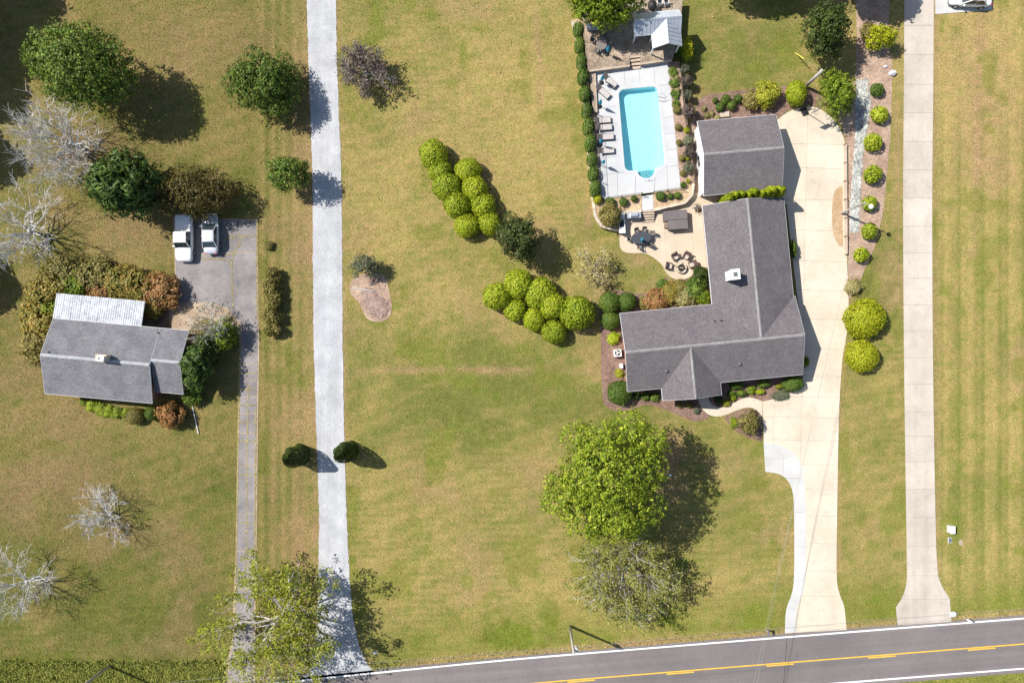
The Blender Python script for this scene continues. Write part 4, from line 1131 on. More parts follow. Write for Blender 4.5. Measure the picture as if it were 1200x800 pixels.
# ------------------------------------------------------------------ cars
def car(label, px, py, heading, kind, paint, lwh):
    Lc, W, Hc = lwh; hl = Lc / 2
    b = P(px, py, .8)
    t = thing({'pickup': 'pickup_truck'}.get(kind, 'car'), label, 'pickup' if kind == 'pickup' else 'car', (b.x, b.y, .045), heading)
    hw = W / 2
    if kind == 'pickup':
        st = [(-hl, .86, .95), (-hl + .12, .97, 1.02), (-hl * .45, 1.0, 1.04), (-.1, 1.0, 1.04), (hl * .35, 1.0, 1.06), (hl * .8, .97, 1.02), (hl * .95, .9, .92), (hl, .78, .7)]
        cab = (-.72, 1.22, -.55, .62, Hc)
    else:
        st = [(-hl, .70, .72), (-hl + .14, .86, .93), (-hl * .66, .97, .98), (-.3, 1.0, .96), (hl * .4, 1.0, .94), (hl * .78, .95, .84), (hl * .94, .82, .72), (hl, .62, .56)]
        cab = (-hl * .72, hl * .46, -hl * .44, hl * .10, Hc)
    rings = []
    for x, k, zt in st:
        w = hw * k
        rings.append([(x, -w * .94, .24), (x, -w, .5), (x, -w * .985, zt - .14), (x, -w * .88, zt - .02), (x, -w * .5, zt + .015), (x, w * .5, zt + .015), (x, w * .88, zt - .02), (x, w * .985, zt - .14), (x, w, .5), (x, w * .94, .24)])
    bo = MB().loft(rings).build('body', M[paint], t, smooth=True); sm = bo.modifiers.new('round', 'SUBSURF'); sm.levels = sm.render_levels = 2
    cb0, cb1, ct0, ct1, zr_ = cab; zb = (1.0 if kind == 'pickup' else .93); bw = hw * .88; tw = hw * .74
    B4 = [(cb0, -bw, zb), (cb1, -bw, zb), (cb1, bw, zb), (cb0, bw, zb)]; T4 = [(ct0, -tw, zr_), (ct1, -tw, zr_), (ct1, tw, zr_), (ct0, tw, zr_)]
    def pane(nm, i, j, bulge=.0):
        q = [Vector(B4[i]), Vector(B4[j]), Vector(T4[j]), Vector(T4[i])]; nrm = (q[1] - q[0]).cross(q[3] - q[0]).normalized()
        MB().add([p - nrm * .03 for p in q] + q, [(0, 1, 2, 3), (7, 6, 5, 4), (0, 4, 5, 1), (1, 5, 6, 2), (2, 6, 7, 3), (3, 7, 4, 0)]).build(nm, M['carglass'], t)
    pane('side_window', 0, 1); pane('windshield', 1, 2); pane('side_window', 2, 3); pane('rear_window', 3, 0)
    rf = [(ct0 - .06, ct1 + .06, tw + .03, zr_ - .01), (ct0 - .02, ct1 + .03, tw - .03, zr_ + .035), (ct0 + .12, ct1 - .1, tw - .2, zr_ + .06)]
    MB().loft([[(x0, -w, z), (x1, -w, z), (x1, w, z), (x0, w, z)] for x0, x1, w, z in rf]).build('roof', M[paint], t, smooth=True).modifiers.new('round', 'BEVEL').width = .05
    for i in range(4): MB().tube([B4[i], T4[i]], [.055, .045], 5).build('pillar', M[paint], t)
    for s in (-1, 1):
        m_ = ((cb0 + cb1) / 2, s * bw * 1.0, zb); n_ = ((ct0 + ct1) / 2 - .05, s * tw, zr_)
        MB().tube([m_, n_], .035, 5).build('pillar', M[paint], t)
        MB().box((cb1 - .25, s * (hw + .07), zb + .05), (.14, .2, .13)).build('mirror', M[paint], t)
        MB().box((hl - .16, s * hw * .56, st[-1][2] - .04), (.16, .36, .12)).build('headlight', M['lampglass'], t)
        MB().box((-hl + .05, s * hw * .6, .72), (.12, .3, .16)).build('taillight', M['red'], t)
        for x in (-hl * .6, hl * .62):
            w_ = obj('wheel', None, t, (x, s * (hw - .1), .33))
            a = MB(); a.tube([(0, -.11, 0), (0, .11, 0)], .33, 14); a.build('tyre', M['rubber'], w_)
            a = MB(); a.tube([(0, -.12, 0), (0, .12, 0)], .2, 10); a.build('rim', M['steel'], w_)
    if kind == 'pickup':
        MB().box(((-hl + cb0) / 2 + .02, 0, 1.065), (hl + cb0 - .2, hw * 1.76, .04)).build('bed_cover', M[paint], t)
        MB().box((-hl + .02, 0, .5), (.1, W * .85, .2)).build('bumper', M['chrome'], t)
    MB().box((hl - .03, 0, .42), (.12, W * .7, .16)).build('bumper', M['darkbox'] if kind != 'pickup' else M['chrome'], t)
    return t
car('white pickup with a flat white bed cover, nose towards the orange shrubs', 215.5, 279, R(-90), 'pickup', 'carwhite', (5.4, 1.98, 1.82))
car('silver sedan nosed under the brown-green tree on the asphalt pad', 246.5, 273.5, R(91), 'sedan', 'carsilver', (4.75, 1.84, 1.45))
car('white car on the pale parking pad at the top edge, cut off by the frame', 1138, -2.5, R(177), 'sedan', 'carwhite', (4.9, 1.92, 1.62))

# ------------------------------------------------------------------ pool furniture
def lounger(label, px, py, rz):
    b = P(px, py, ZT + .3)
    t = thing('sun_lounger', label, 'sun lounger', (b.x, b.y, ZT), rz, 'sun loungers on the pool deck')
    fr = MB()
    for s in (-.33, .33): fr.box((.28, s, .30), (1.36, .05, .06))
    fr.box((.95, 0, .3), (.05, .68, .06)); fr.box((-.38, 0, .3), (.05, .68, .06))
    fr.build('frame', M['black'], t)
    MB().box((.29, 0, .35), (1.3, .62, .06)).build('seat', M['cushion'], t)
    MB().box((-.66, 0, .52), (.74, .62, .06), 0, 1, R(36)).build('backrest', M['darksling'], t)  # shade of the tilted back is put into a darker sling colour
    for x in (-.3, .88):
        for s in (-.33, .33): MB().box((x, s, .14), (.05, .05, .28)).build('leg', M['black'], t)
    MB().tube([(-.85, .2, .6), (-.8, .2, .02)], .02, 5).build('back_strut', M['black'], t)
lounger('upper of two loungers set at a slant beside the corner umbrella', 714.5, 95, R(-43))
lounger('lower of two loungers set at a slant near the terrace corner', 706.5, 107.5, R(-42))
for i, (x, y, l_) in enumerate(((706, 141, 'topmost of four loungers in line facing the water'), (707.5, 149.3, 'second of four loungers in line facing the water'), (709.5, 160.5, 'third of four loungers in line, next to the short umbrella'), (710, 176.5, 'lowest of four loungers in line, crossed by an umbrella shadow'))):
    lounger(l_, x, y, R(4))

def umbrella(label, px, py, z, base=True, hgt=2.35):
    b = P(px, py, z)
    t = thing('closed_umbrella', label, 'umbrella', (b.x, b.y, z), 0, 'closed teal umbrellas')
    if base: MB().lathe([(.30, 0), (.30, .06), (.12, .1), (.05, .22), (.05, .3)], 14).build('base', M['black'], t)
    MB().tube([(0, 0, .1), (0, 0, hgt)], .025, 6).build('pole', M['steel'], t)
    n = 16; prof = [(.10, .95), (.20, 1.05), (.19, 1.4), (.13, 1.85), (.07, 2.15), (.02, hgt - .02)]
    vs = []; fs = []
    for r, z_ in prof:
        for k in range(n):
            rr = r * (1.0 if k % 2 else .68); a = 6.283 * k / n; vs.append((rr * math.cos(a), rr * math.sin(a), z_))
    for i in range(len(prof) - 1):
        for k in range(n): fs.append((i * n + k, i * n + (k + 1) % n, (i + 1) * n + (k + 1) % n, (i + 1) * n + k))
    cn = MB().add(vs, fs).build('canopy', M['teal'], t)
    MB().lathe([(.17, 0), (.17, .07)], 10).build('strap', M['teal'], cn, (0, 0, 1.45))
    MB().lathe([(.03, 0), (.035, .05), (.01, .1)], 8).build('finial', M['black'], t, (0, 0, hgt))
    return t
umbrella('closed teal umbrella between the two slanted loungers', 704.5, 97, ZT)
umbrella('closed teal umbrella standing alone above the four loungers', 702.3, 124.8, ZT)
umbrella('short closed teal umbrella between the third and lowest loungers', 703, 169.5, ZT, True, 1.9)
umbrella('closed teal umbrella below the lowest lounger', 706, 193.5, ZT, False)
umbrella('closed teal umbrella by the dark table on the upper terrace', 711, 63.5, ZU)
umbrella('closed teal umbrella through the oval patio table', 750.5, 283, .05, False)

def patio_chair(label, px, py, z, rz, seat='darksling', frame='black', group=None, s=1.0, name='patio_chair'):
    b = P(px, py, z + .4)
    t = thing(name, label, 'chair', (b.x, b.y, z), rz, group); t.scale = (s, s, s)
    MB().box((.02, 0, .42), (.5, .5, .05)).build('seat', M[seat], t)
    MB().box((-.27, 0, .70), (.05, .5, .55), 0, 1, R(-12)).build('backrest', M[seat], t)
    for x in (-.22, .22):
        for y in (-.24, .24): MB().box((x, y, .2), (.04, .04, .4)).build('leg', M[frame], t)
    for y in (-.27, .27): MB().box((0, y, .62), (.48, .06, .035)).build('armrest', M[frame], t)
    return t
# table group on the upper terrace
b = P(705, 52, ZU + .7)
t = thing('dark_table', 'dark round table on the upper terrace in tree shade', 'table', (b.x, b.y, ZU))
MB().lathe([(.62, 0), (.64, .02), (.62, .04)], 20).build('table_top', M['darksling'], t, (0, 0, .7))
MB().lathe([(.28, 0), (.06, .06), (.05, .7)], 12).build('pedestal', M['black'], t)
for i, (x, y, a, l_) in enumerate(((695, 47, -20, 'dark chair nearest the boxwood row at the upper terrace table'), (699.5, 59.5, 60, 'dark chair nearest the pool at the upper terrace table'), (707, 42, -100, 'dark chair under the overhanging tree at the upper terrace table'), (713, 50, 190, 'dark chair facing the boxwood row at the upper terrace table'))):
    patio_chair(l_, x, y, ZU, R(a), group='chairs at the upper terrace table')
b = P(694.5, 31, ZU + .5)
t = thing('storage_bench', 'low grey storage bench on the upper terrace under the tree', 'bench', (b.x, b.y, ZU), R(2))
MB().box((0, 0, .25), (1.25, .5, .5)).build('body', M['darksling'], t); MB().box((0, 0, .53), (1.3, .55, .06)).build('lid', M['metalroof'], t)
MB().box((0, -.29, .35), (1.3, .04, .5)).build('front_panel', M['metalroof'], t)

# oval dining table with six chairs
b = P(751.5, 279, .75)
t = thing('oval_table', 'smoked glass oval dining table on the lower patio', 'table', (b.x, b.y, .05), R(8))
MB().lathe([(1, 0), (1.02, .02), (1, .04)], 28, (0, 0, .7), 1.2, .68).build('table_top', M['darkglass'], t)
MB().lathe([(1.02, 0), (1.05, .02), (1.02, .035)], 28, (0, 0, .68), 1.2, .68).build('rim', M['black'], t)
for x in (-.7, .7):
    for y in (-.35, .35): MB().tube([(x, y, 0), (x * .9, y * .9, .7)], .03, 6).build('leg', M['black'], t)
for x, y, a, l_ in ((746, 270.5, -80, 'chair nearest the cooktop counter at the oval table'), (755, 269.5, -100, 'chair nearest the timber steps at the oval table'), (764, 274, 200, 'chair nearest the hot tub at the oval table'),
                    (737.5, 279.5, 10, 'chair nearest the lawn at the oval table'), (749.5, 289, 85, 'chair on the lawn side foot of the oval table'), (761.5, 286, 120, 'chair facing the fire pit side at the oval table')):
    patio_chair(l_, x, y, .05, R(a), 'darksling', 'black', 'chairs round the oval table', .95)
# fire pit and four wicker chairs
b = P(798.5, 314, .3)
t = thing('fire_pit', 'round stone fire pit with dark bowl on the patio lobe', 'fire pit', (b.x, b.y, .05))
for ring, (z, off) in enumerate(((.1, 0), (.29, .26))):
    for k in range(12):
        a = 6.283 * (k + off * 2) / 12
        MB().box((0, 0, 0), (.2, .27, .18), 0, .96).build('block', M['stone' if (k + ring) % 3 else 'timber'], t, (.52 * math.cos(a), .52 * math.sin(a), z), a)
MB().lathe([(.40, 0), (.42, .04), (.36, .1), (.3, .02), (.05, -.02)], 18).build('bowl', M['black'], t, (0, 0, .3))
for k in range(4): MB().tube([(-.22, -.1 + .08 * k, .36), (.2, .12 - .07 * k, .4)], .035, 6).build('log', M['timber'], t)
def lounge_chair(label, px, py, rz):
    b = P(px, py, .45)
    t = thing('wicker_chair', label, 'chair', (b.x, b.y, .05), rz, 'wicker chairs round the fire pit')
    MB().box((.02, 0, .2), (.72, .74, .26)).build('seat_base', M['wicker'], t)
    MB().box((.08, 0, .38), (.56, .54, .12), 0, .94).build('cushion', M['chaircushion'], t)
    MB().box((-.34, 0, .55), (.12, .72, .62), 0, 1, R(-16)).build('backrest', M['wicker'], t)
    MB().box((-.24, 0, .62), (.1, .5, .4), 0, .9, R(-16)).build('back_cushion', M['wicker'], t)
    for s in (-.34, .34): MB().box((.02, s, .47), (.66, .09, .3)).build('armrest', M['wicker'], t)
    for x in (-.3, .32):
        for s in (-.32, .32): MB().box((x, s, .04), (.06, .06, .08)).build('leg', M['black'], t)
lounge_chair('wicker chair nearest the lawn at the fire pit', 784, 311.5, R(-10))
lounge_chair('wicker chair on the oval-table side of the fire pit', 791.5, 300.5, R(-60))
lounge_chair('wicker chair on the hot-tub side of the fire pit', 804.5, 300, R(-115))
lounge_chair('wicker chair nearest the house wall at the fire pit', 811.5, 309.5, R(-160))
# hot tub
b = P(794.5, 257.5, .95)
t = thing('hot_tub', 'square hot tub under a folded brown cover on the lower patio', 'hot tub', (b.x, b.y, .05), R(4))
MB().box((0, 0, .43), (2.15, 2.15, .86)).build('cabinet', M['brownwall'], t)
for s in (-1, 1): MB().box((0, s * .56, .93), (2.25, 1.10, .13), 0, .97).build('cover_half', M['tubcover'], t)
for i in range(7): MB().box((-1.09, -.9 + i * .3, .43), (.03, .26, .8)).build('cabinet_board', M['brownwall'], t)
t2 = thing('tub_steps', 'brown two-step unit against the hot tub side', 'steps', (b.x - 1.42, b.y + .22, .05), R(4))
MB().box((.06, .25, .3), (.5, 1.1, .6)).build('upper_step', M['tubcover'], t2); MB().box((.1, -.72, .16), (.42, .7, .32)).build('lower_step', M['timber'], t2)
# outdoor kitchen
b = P(743, 252, 1.0)
t = thing('gas_grill', 'stainless gas grill against the pool terrace wall', 'grill', (b.x, b.y, .05), R(3))
MB().box((0, 0, .45), (1.45, .6, .9)).build('cabinet', M['steel'], t); MB().box((0, 0, .93), (1.6, .68, .05)).build('shelf', M['steel'], t)
lid = MB().tube([(-.42, .0, .98), (.42, .0, .98)], .27, 12); lid.build('lid', M['steel'], t)
MB().tube([(-.35, -.3, 1.05), (.35, -.3, 1.05)], .02, 6).build('handle', M['black'], t)
for x in (-.5, -.25, 0, .25, .5): MB().tube([(x, -.3, .8), (x, -.36, .8)], .035, 8).build('knob', M['black'], t)
b = P(728.8, 261.5, .95)
t = thing('outdoor_counter', 'white outdoor counter with black cooktop inset beside the bronze shrub', 'counter', (b.x, b.y, .05), R(3))
MB().box((0, 0, .44), (.62, 2.2, .88)).build('cabinet', M['stone'], t); MB().box((0, 0, .91), (.7, 2.3, .06)).build('counter_top', M['white'], t)
MB().box((-.02, -.05, .95), (.5, .85, .03)).build('cooktop', M['black'], t)
for v in (-.8, .0, .75): MB().box((.32, v, .45), (.02, .6, .7)).build('cabinet_door', M['white'], t)
MB().tube([(.0, .85, .94), (.0, .85, 1.2), (.12, .85, 1.25)], .025, 6).build('tap', M['chrome'], t)
# big grill, smoker and bench behind the pavilion
b = P(764.5, 6, ZU + .9)
t = thing('kettle_smoker', 'large black covered smoker behind the pool house roof', 'grill', (b.x, b.y, ZU))
MB().lathe([(.3, .4), (.5, .6), (.55, .8), (.5, 1.02), (.3, 1.2), (.05, 1.26)], 16, (0, 0, 0), .95, 1.2).build('bowl', M['black'], t)
for a in (0, 2.1, 4.2): MB().tube([(.3 * math.cos(a), .3 * math.sin(a), .5), (.45 * math.cos(a), .45 * math.sin(a), 0)], .03, 6).build('leg', M['black'], t)
MB().tube([(-.2, -.5, 1.0), (.2, -.5, 1.0)], .025, 6).build('handle', M['steel'], t)
for x, y, l_ in ((773, 4, 'white metal chair nearest the smoker behind the pool house'), (780.5, 3.5, 'white metal chair farther from the smoker behind the pool house')):
    patio_chair(l_, x, y, ZU, R(-80), 'darkbox', 'white', 'chairs behind the pool house')
# dark pot plant by the breezeway
rng = np.random.default_rng(5)
b = P(817.5, 244, .6)
t = thing('potted_plant', 'potted plant with dark strappy leaves by the house corner on the patio', 'plant', (b.x, b.y, .05))
MB().lathe([(.2, 0), (.27, .4), (.3, .42), (.25, .42), (.24, .38)], 14).build('pot', M['timber'], t)
a = rng.uniform(0, 6.28, 46); q_ = rng.uniform(.12, .62, 46)
V, F = leaves(rng, np.stack([np.cos(a) * q_, np.sin(a) * q_, .95 - q_ * .5], 1), np.stack([np.cos(a) * .5, np.sin(a) * .5, np.ones(46)], 1), .24, .5, .25)
obj('foliage', np_mesh('foliage', V, F, M['black']), t)

# ------------------------------------------------------------------ service things
b = P(724, 413.5, .8)
t = thing('air_conditioner', 'white air conditioner with round fan grille against the house end', 'air conditioner', (b.x, b.y, .04), R(5))
MB().box((0, 0, .4), (.85, .85, .8), 0, .98).build('casing', M['white'], t)
MB().lathe([(.34, 0), (.34, .02), (.3, .03)], 18).build('fan_grille', M['black'], t, (-.02, .02, .8))
for k in range(3):
    a = 2.09 * k; MB().box((.14, 0, 0), (.2, .14, .02)).build('fan_blade', M['white'], t, (-.02, .02, .835), a)
b = P(729, 428.5, .5)
t = thing('meter_box', 'small white utility box below the air conditioner on the house end', 'utility box', (b.x - .1, b.y, .03), R(5))
MB().box((0, 0, .35), (.3, .5, .7)).build('box', M['white'], t); MB().box((0, 0, .72), (.34, .54, .04)).build('lid', M['trimwhite'], t)
b = P(1115, 620, .5)
t = thing('utility_pedestal', 'white utility pedestal in the grass beside the straight drive', 'utility box', (b.x, b.y, 0))
MB().box((0, 0, .4), (.5, .85, .8), 0, .95).build('casing', M['greybox'], t); MB().box((0, 0, .82), (.52, .88, .06)).build('lid', M['white'], t)
b = P(1113, 632.5, .05)
t = thing('valve_cover', 'dark ground box lid just below the white utility pedestal', 'ground box', (b.x, b.y, 0))
MB().box((0, 0, .06), (.42, .62, .14)).build('frame', M['greybox'], t); MB().box((0, 0, .135), (.34, .54, .03)).build('lid', M['darkbox'], t)
b = P(1126, 636, 0)
t = tag(sheet('concrete_pad', [(1123.5, 632.5), (1128, 632), (1128.5, 638.5), (1124, 639)], .03, 'bare'), kind='structure')

def mailbox(label, px, py, rz, post='paletimber', box='white', z=0.0):
    b = P(px, py, z)
    t = thing('mailbox', label, 'mailbox', (b.x, b.y, z), rz)
    MB().box((0, 0, .55), (.11, .11, 1.1)).build('post', M[post], t)
    prof = [(-.11, 0), (.11, 0), (.11, .14), (.08, .21), (0, .25), (-.08, .21), (-.11, .14)]
    bx = MB().loft([[(x, a, 1.1 + z_) for a, z_ in prof] for x in (-.26, .30)]).build('box', M[box], t)
    MB().box((.31, 0, 1.2), (.02, .2, .19)).build('door', M[box], bx); MB().box((.05, -.125, 1.28), (.16, .01, .06)).build('flag', M['red'], bx)
    MB().tube([(-.2, 0, 1.06), (0, 0, .8)], .03, 5).build('brace', M[post], t)
mailbox('white mailbox in the shade beside the gravel drive mouth', 441.5, 759.5, R(-10), 'timber', 'white')
mailbox('mailbox on a pale post by the curved drive mouth', 897, 736.5, R(-85), 'paletimber', 'darkbox')
mailbox('white mailbox with dark end beside the straight drive mouth', 1129, 722.5, R(-30), 'paletimber', 'white')
for px, py, r, l_ in ((1045.5, 86.5, .42, 'large pale boulder at the mulch bed edge by the straight drive'), (1037.5, 78.5, .22, 'small pale rock above the large boulder by the straight drive'), (1116, 719, .4, 'pale rock at the corner of the straight drive mouth')):
    b = P(px, py); rng = random.Random(int(px))
    vs = []
    bm = bmesh.new(); bmesh.ops.create_icosphere(bm, subdivisions=2, radius=r)
    for v in bm.verts: v.co = Vector((v.co.x * 1.15, v.co.y * .85, v.co.z * .7)) * rng.uniform(.84, 1.12)
    me = bpy.data.meshes.new('boulder'); bm.to_mesh(me); bm.free(); me.materials.append(M['rock'])
    tag(obj('boulder', me, None, (b.x, b.y, r * .3)), l_, 'rock')

# poles and wires
def pole(label, px, py, hgt, r0, r1, arm=True, name='utility_pole'):
    b = P(px, py)
    t = thing(name, label, 'utility pole', (b.x, b.y, 0))
    MB().tube([(0, 0, -.3), (0, 0, hgt * .5), (0, 0, hgt)], [r0, (r0 + r1) / 2, r1], 10).build('shaft', M['polewood'], t, smooth=True)
    if arm:
        MB().lathe([(.03, 0), (.06, .05), (.04, .12), (.06, .16), (.02, .2)], 8).build('insulator', M['greybox'], t, (0, 0, hgt))
        MB().lathe([(.2, 0), (.22, .1), (.22, .7), (.18, .78)], 12).build('transformer', M['greybox'], t, (.35, -.1, hgt - 1.7))
    return b
p1 = pole('wooden utility pole on the roadside verge below the sparse tree', 668, 733, 7.6, .16, .11)
p2 = pole('wooden utility pole in the tall grass at the lower left corner', 130, 778.5, 8.4, .17, .12)
p3 = pole('stout cut-off utility pole by the round lime shrub behind the garage', 943.5, 102, 5.0, .20, .18, False)
p4 = P(985.5, 250)
t = thing('yard_light_pole', 'slim yard light pole on the orange gravel island', 'light pole', (p4.x, p4.y, 0))
MB().tube([(0, 0, -.3), (0, 0, 3), (0, 0, 6.2)], [.13, .11, .08], 10).build('shaft', M['polewood'], t)
MB().tube([(0, 0, 5.7), (.3, -.15, 5.95), (.62, -.32, 6.0)], .03, 6).build('arm', M['steel'], t)
MB().lathe([(.05, .22), (.24, .1), (.27, 0), (.2, -.08), (.05, -.1)], 14).build('lamp_head', M['lampglass'], t, (.78, -.4, 5.9))
# guy wire with its yellow guard
g0_ = P(932, 62); A = Vector((p3.x, p3.y, 4.8)); B = Vector((g0_.x, g0_.y, 0))
t = thing('guy_wire', 'guy wire with yellow plastic guard anchoring the cut-off pole', 'guy wire', (B.x, B.y, 0))
MB().tube([(0, 0, 0), A - B], .012, 5).build('cable', M['wire'], t)
MB().tube([(A - B) * .02, (A - B) * .34], .05, 6).build('guard', M['yellowplastic'], t)
def wire(label, A, B, sag, r=.011, mat='wire'):
    A = Vector(A); B = Vector(B)
    pts = [A.lerp(B, k / 24) - Vector((0, 0, sag * 4 * (k / 24) * (1 - k / 24))) for k in range(25)]
    m = MB().tube([p - A for p in pts], r, 4)
    o = m.build('power_line', M[mat], None, A)
    return tag(o, label, 'cable', 'overhead wires')
dirv = Vector((p1.x - p2.x, p1.y - p2.y, 0)).normalized()
pe = Vector((p1.x, p1.y, 0)) + Vector((math.cos(R(4.8)), math.sin(R(4.8)), 0)) * 62; pw = Vector((p2.x, p2.y, 0)) - dirv * 45
nrm = Vector((-dirv.y, dirv.x, 0)) * .12
top1 = Vector((p1.x, p1.y, 7.75)); top2 = Vector((p2.x, p2.y, 8.55))
wire('upper of two overhead wires running from the roadside pole over the curved drive', top1, pe + Vector((0, 0, 8)), .7)
wire('lower of two overhead wires running from the roadside pole over the curved drive', top1 - Vector((0, 0, 1.4)) + nrm * 0, pe + Vector((0, 0, 6.6)), .8)
wire('upper overhead wire between the two roadside poles', top2, top1, .7)
wire('lower overhead wire between the two roadside poles', top2 - Vector((0, 0, 1.4)), top1 - Vector((0, 0, 1.4)), .8)
wire('overhead wire leaving the lower left corner', top2, pw + Vector((0, 0, 8.4)), .5)
lt = Vector((p4.x, p4.y, 6.1)); ls = P(880, 815, 7.5)
wire('upper service wire from the yard light pole across the curved drive', lt, ls, .5)
wire('lower service wire from the yard light pole across the curved drive', lt - Vector((0, 0, .35)), ls + Vector((.5, 0, -.3)), .7)

# basketball hoop
b = P(943.5, 134)
t = thing('basketball_hoop', 'portable basketball hoop with black base at the top of the house driveway', 'basketball hoop', (b.x, b.y, .05), R(-65))
MB().box((-.35, 0, .12), (.95, .7, .24), 0, .85).build('base', M['black'], t)
MB().tube([(-.2, 0, .2), (-.05, 0, 1.4), (.35, 0, 2.7)], .05, 8).build('pole', M['black'], t)
MB().box((.55, 0, 2.75), (.04, 1.1, .72)).build('backboard', M['darkglass'], t)
mb = MB()
for k in range(14):
    a = 6.283 * k / 14; c = 6.283 * (k + 1) / 14
    mb.tube([(.8 + .22 * math.cos(a), .22 * math.sin(a), 2.55), (.8 + .22 * math.cos(c), .22 * math.sin(c), 2.55)], .012, 4)
mb.build('rim', M['red'], t)
mb = MB()
for k in range(10):
    a = 6.283 * k / 10; mb.tube([(.8 + .22 * math.cos(a), .22 * math.sin(a), 2.54), (.8 + .14 * math.cos(a + .4), .14 * math.sin(a + .4), 2.12)], .008, 3)
mb.build('net', M['white'], t)

# timber kerb wall along the drive
t = thing('timber_edging', 'low timber edging wall with short posts between driveway and river rock bed', 'edging', P(991, 240))
o0 = P(991, 240)
for i in range(6):
    a = P(990.6 + i * .15, 170 + i * 21.5) - o0; b = P(990.75 + i * .15, 191 + i * 21.5) - o0; c = (a + b) / 2
    MB().box((0, 0, 0), (.24, (a - b).length - .03, .42)).build('timber', M['paletimber'], t, (c.x - .1, c.y, .2))
    MB().box((0, 0, 0), (.34, .1, .5)).build('post', M['timber'], t, (a.x - .12, a.y, .24))
MB().box((0, 0, .1), (.12, 1.9, .12)).build('timber_rail', M['paletimber'], t, tuple(P(1016, 105) - o0))
# stick on the pinkish bed
b = P(428, 340)
t = thing('fallen_log', 'grey fallen branch lying across the pinkish bed beside the gravel drive', 'branch', (b.x, b.y, .08))
MB().tube([(-1.5, .35, .0), (-.6, .12, .08), (.1, 0, .1), (1.1, -.12, .05)], [.05, .09, .11, .06], 6).build('log', M['greybark'], t)
MB().tube([(-.6, .12, .08), (-1.0, .35, .3)], [.04, .015], 5).build('twig', M['greybark'], t)
# antenna mast by the dark evergreen
b = P(226, 476); e = P(233, 508)
t = thing('fallen_pole', 'thin white pole lying on the shaded grass beside the older house', 'pole', (b.x, b.y, .06))
MB().tube([(0, 0, .05), (e.x - b.x, e.y - b.y, .05)], .05, 6).build('shaft', M['white'], t)
MB().lathe([(.06, 0), (.06, .08)], 8).build('end_cap', M['greybox'], t)
b = P(785, 557.5, .2)
t = thing('garden_light', 'small pale ground light in the shadow of the big yellow-green tree', 'light', (b.x, b.y, 0))
MB().lathe([(.1, 0), (.1, .2), (.05, .24)], 10).build('housing', M['greybox'], t); MB().box((.05, .1, .25), (.3, .22, .12), .6).build('head', M['lampglass'], t)
# ------------------------------------------------------------------ trees
tree('large dense green tree standing above the pale bare tree', 93, 76, 5.9, (64, 49), 4.8, 1, 'l_mid', n=2300, per=14, clump=.38, leaf=.25, lumps=11, trunk=.32, shape=[(90, 76, 42, 1.0), (60, 62, 30, 0), (78, 48, 24, -.4), (105, 55, 28, .2), (130, 68, 26, -.2), (136, 95, 26, -.4), (112, 103, 27, -.2), (80, 98, 28, 0), (60, 84, 24, -.5), (48, 68, 20, -.8), (104, 82, 38, .8)])
tree('rounded green tree on the verge beside the gravel drive', 309, 97, 3.0, (47, 46), 2.8, 2, 'l_mid', n=1300, per=14, clump=.36, leaf=.23, lumps=10)
tree('small bright green tree casting its shadow over the gravel drive', 339, 203, 3.0, (28, 25), 2.3, 3, 'l_mid', n=330, per=16, clump=.42, leaf=.26, lumps=7, trunk=.13)
tree('spiky evergreen tree between the bare trees and the pickup', 147, 218, 4.2, (42, 42), 3.9, 4, 'l_ever', n=420, per=12, clump=.6, leaf=.85, lumps=11, name='evergreen_tree', depth=.34, aspect=.24)
tree('brown-green tree overhanging the two parked cars', 231, 228, 2.8, (51, 34), 2.3, 5, 'l_brown', n=900, per=16, clump=.42, leaf=.22, lumps=10)
tree('dark glossy magnolia tree beside the lime shrub rows', 609, 280, 3.6, (29, 31), 3.0, 6, 'l_mag', n=480, per=15, clump=.4, leaf=.28, lumps=8, name='magnolia_tree', trunk=.18)
tree('very large yellow-green tree on the front lawn', 713, 556, 8.9, (74, 72), 5.2, 27, 'l_bright', n=2700, per=13, clump=.36, leaf=.26, lumps=12, trunk=.36, shape=[(712, 555, 48, 1.2), (676, 512, 22, -.8), (706, 520, 30, 0), (738, 503, 26, -.3), (760, 520, 26, -.6), (748, 548, 34, .2), (685, 560, 34, .2), (660, 585, 27, -.6), (688, 600, 33, -.2), (722, 600, 36, .2), (752, 592, 28, -.5), (702, 622, 18, -1.2), (740, 618, 16, -1.2), (652, 565, 16, -1)])
tree('leafy tree overhanging the upper terrace at the top edge', 708, 4, 5.2, (48, 30), 3.4, 8, 'l_bright', n=900, per=15, clump=.42, leaf=.3, lumps=9, trunk=.24)
tree('dark green tree beside the faded mulch bed at the top', 967, 38, 3.8, (32, 33), 3.0, 9, 'l_dark', n=560, per=16, clump=.4, leaf=.25, lumps=9)
tree('light green tree over the river rock bed', 980, 112, 3.0, (27, 31), 2.2, 10, 'l_bright', n=420, per=15, clump=.36, leaf=.23, lumps=8, trunk=.14)
bare = bare_tree
bare('largest pale bare tree below the dense green tree', 64, 160, 4.5, 62, 11, maxd=4, thick=1.0, limbs=12, kids=5)
bare('pale bare tree at the edge above the orange shrubs', 12, 266, 4.8, 58, 12, maxd=4, limbs=12, kids=4)
bare('small pale bare tree on the lower lawn', 117, 606, 2.6, 34, 13, maxd=4, trunk=.12, limbs=11, kids=4)
bare('pale bare tree half outside the lower left frame edge', 12, 690, 4.2, 46, 14, maxd=4, trunk=.16, limbs=9, kids=4)
bare('thinning yellow-green tree with pale limbs at the gravel drive mouth', 317, 735, 6.2, 83, 15, 'greybark', 'thinning_tree', 4, .3, 'l_sparse', 1450, .26, per=9, limbs=11)
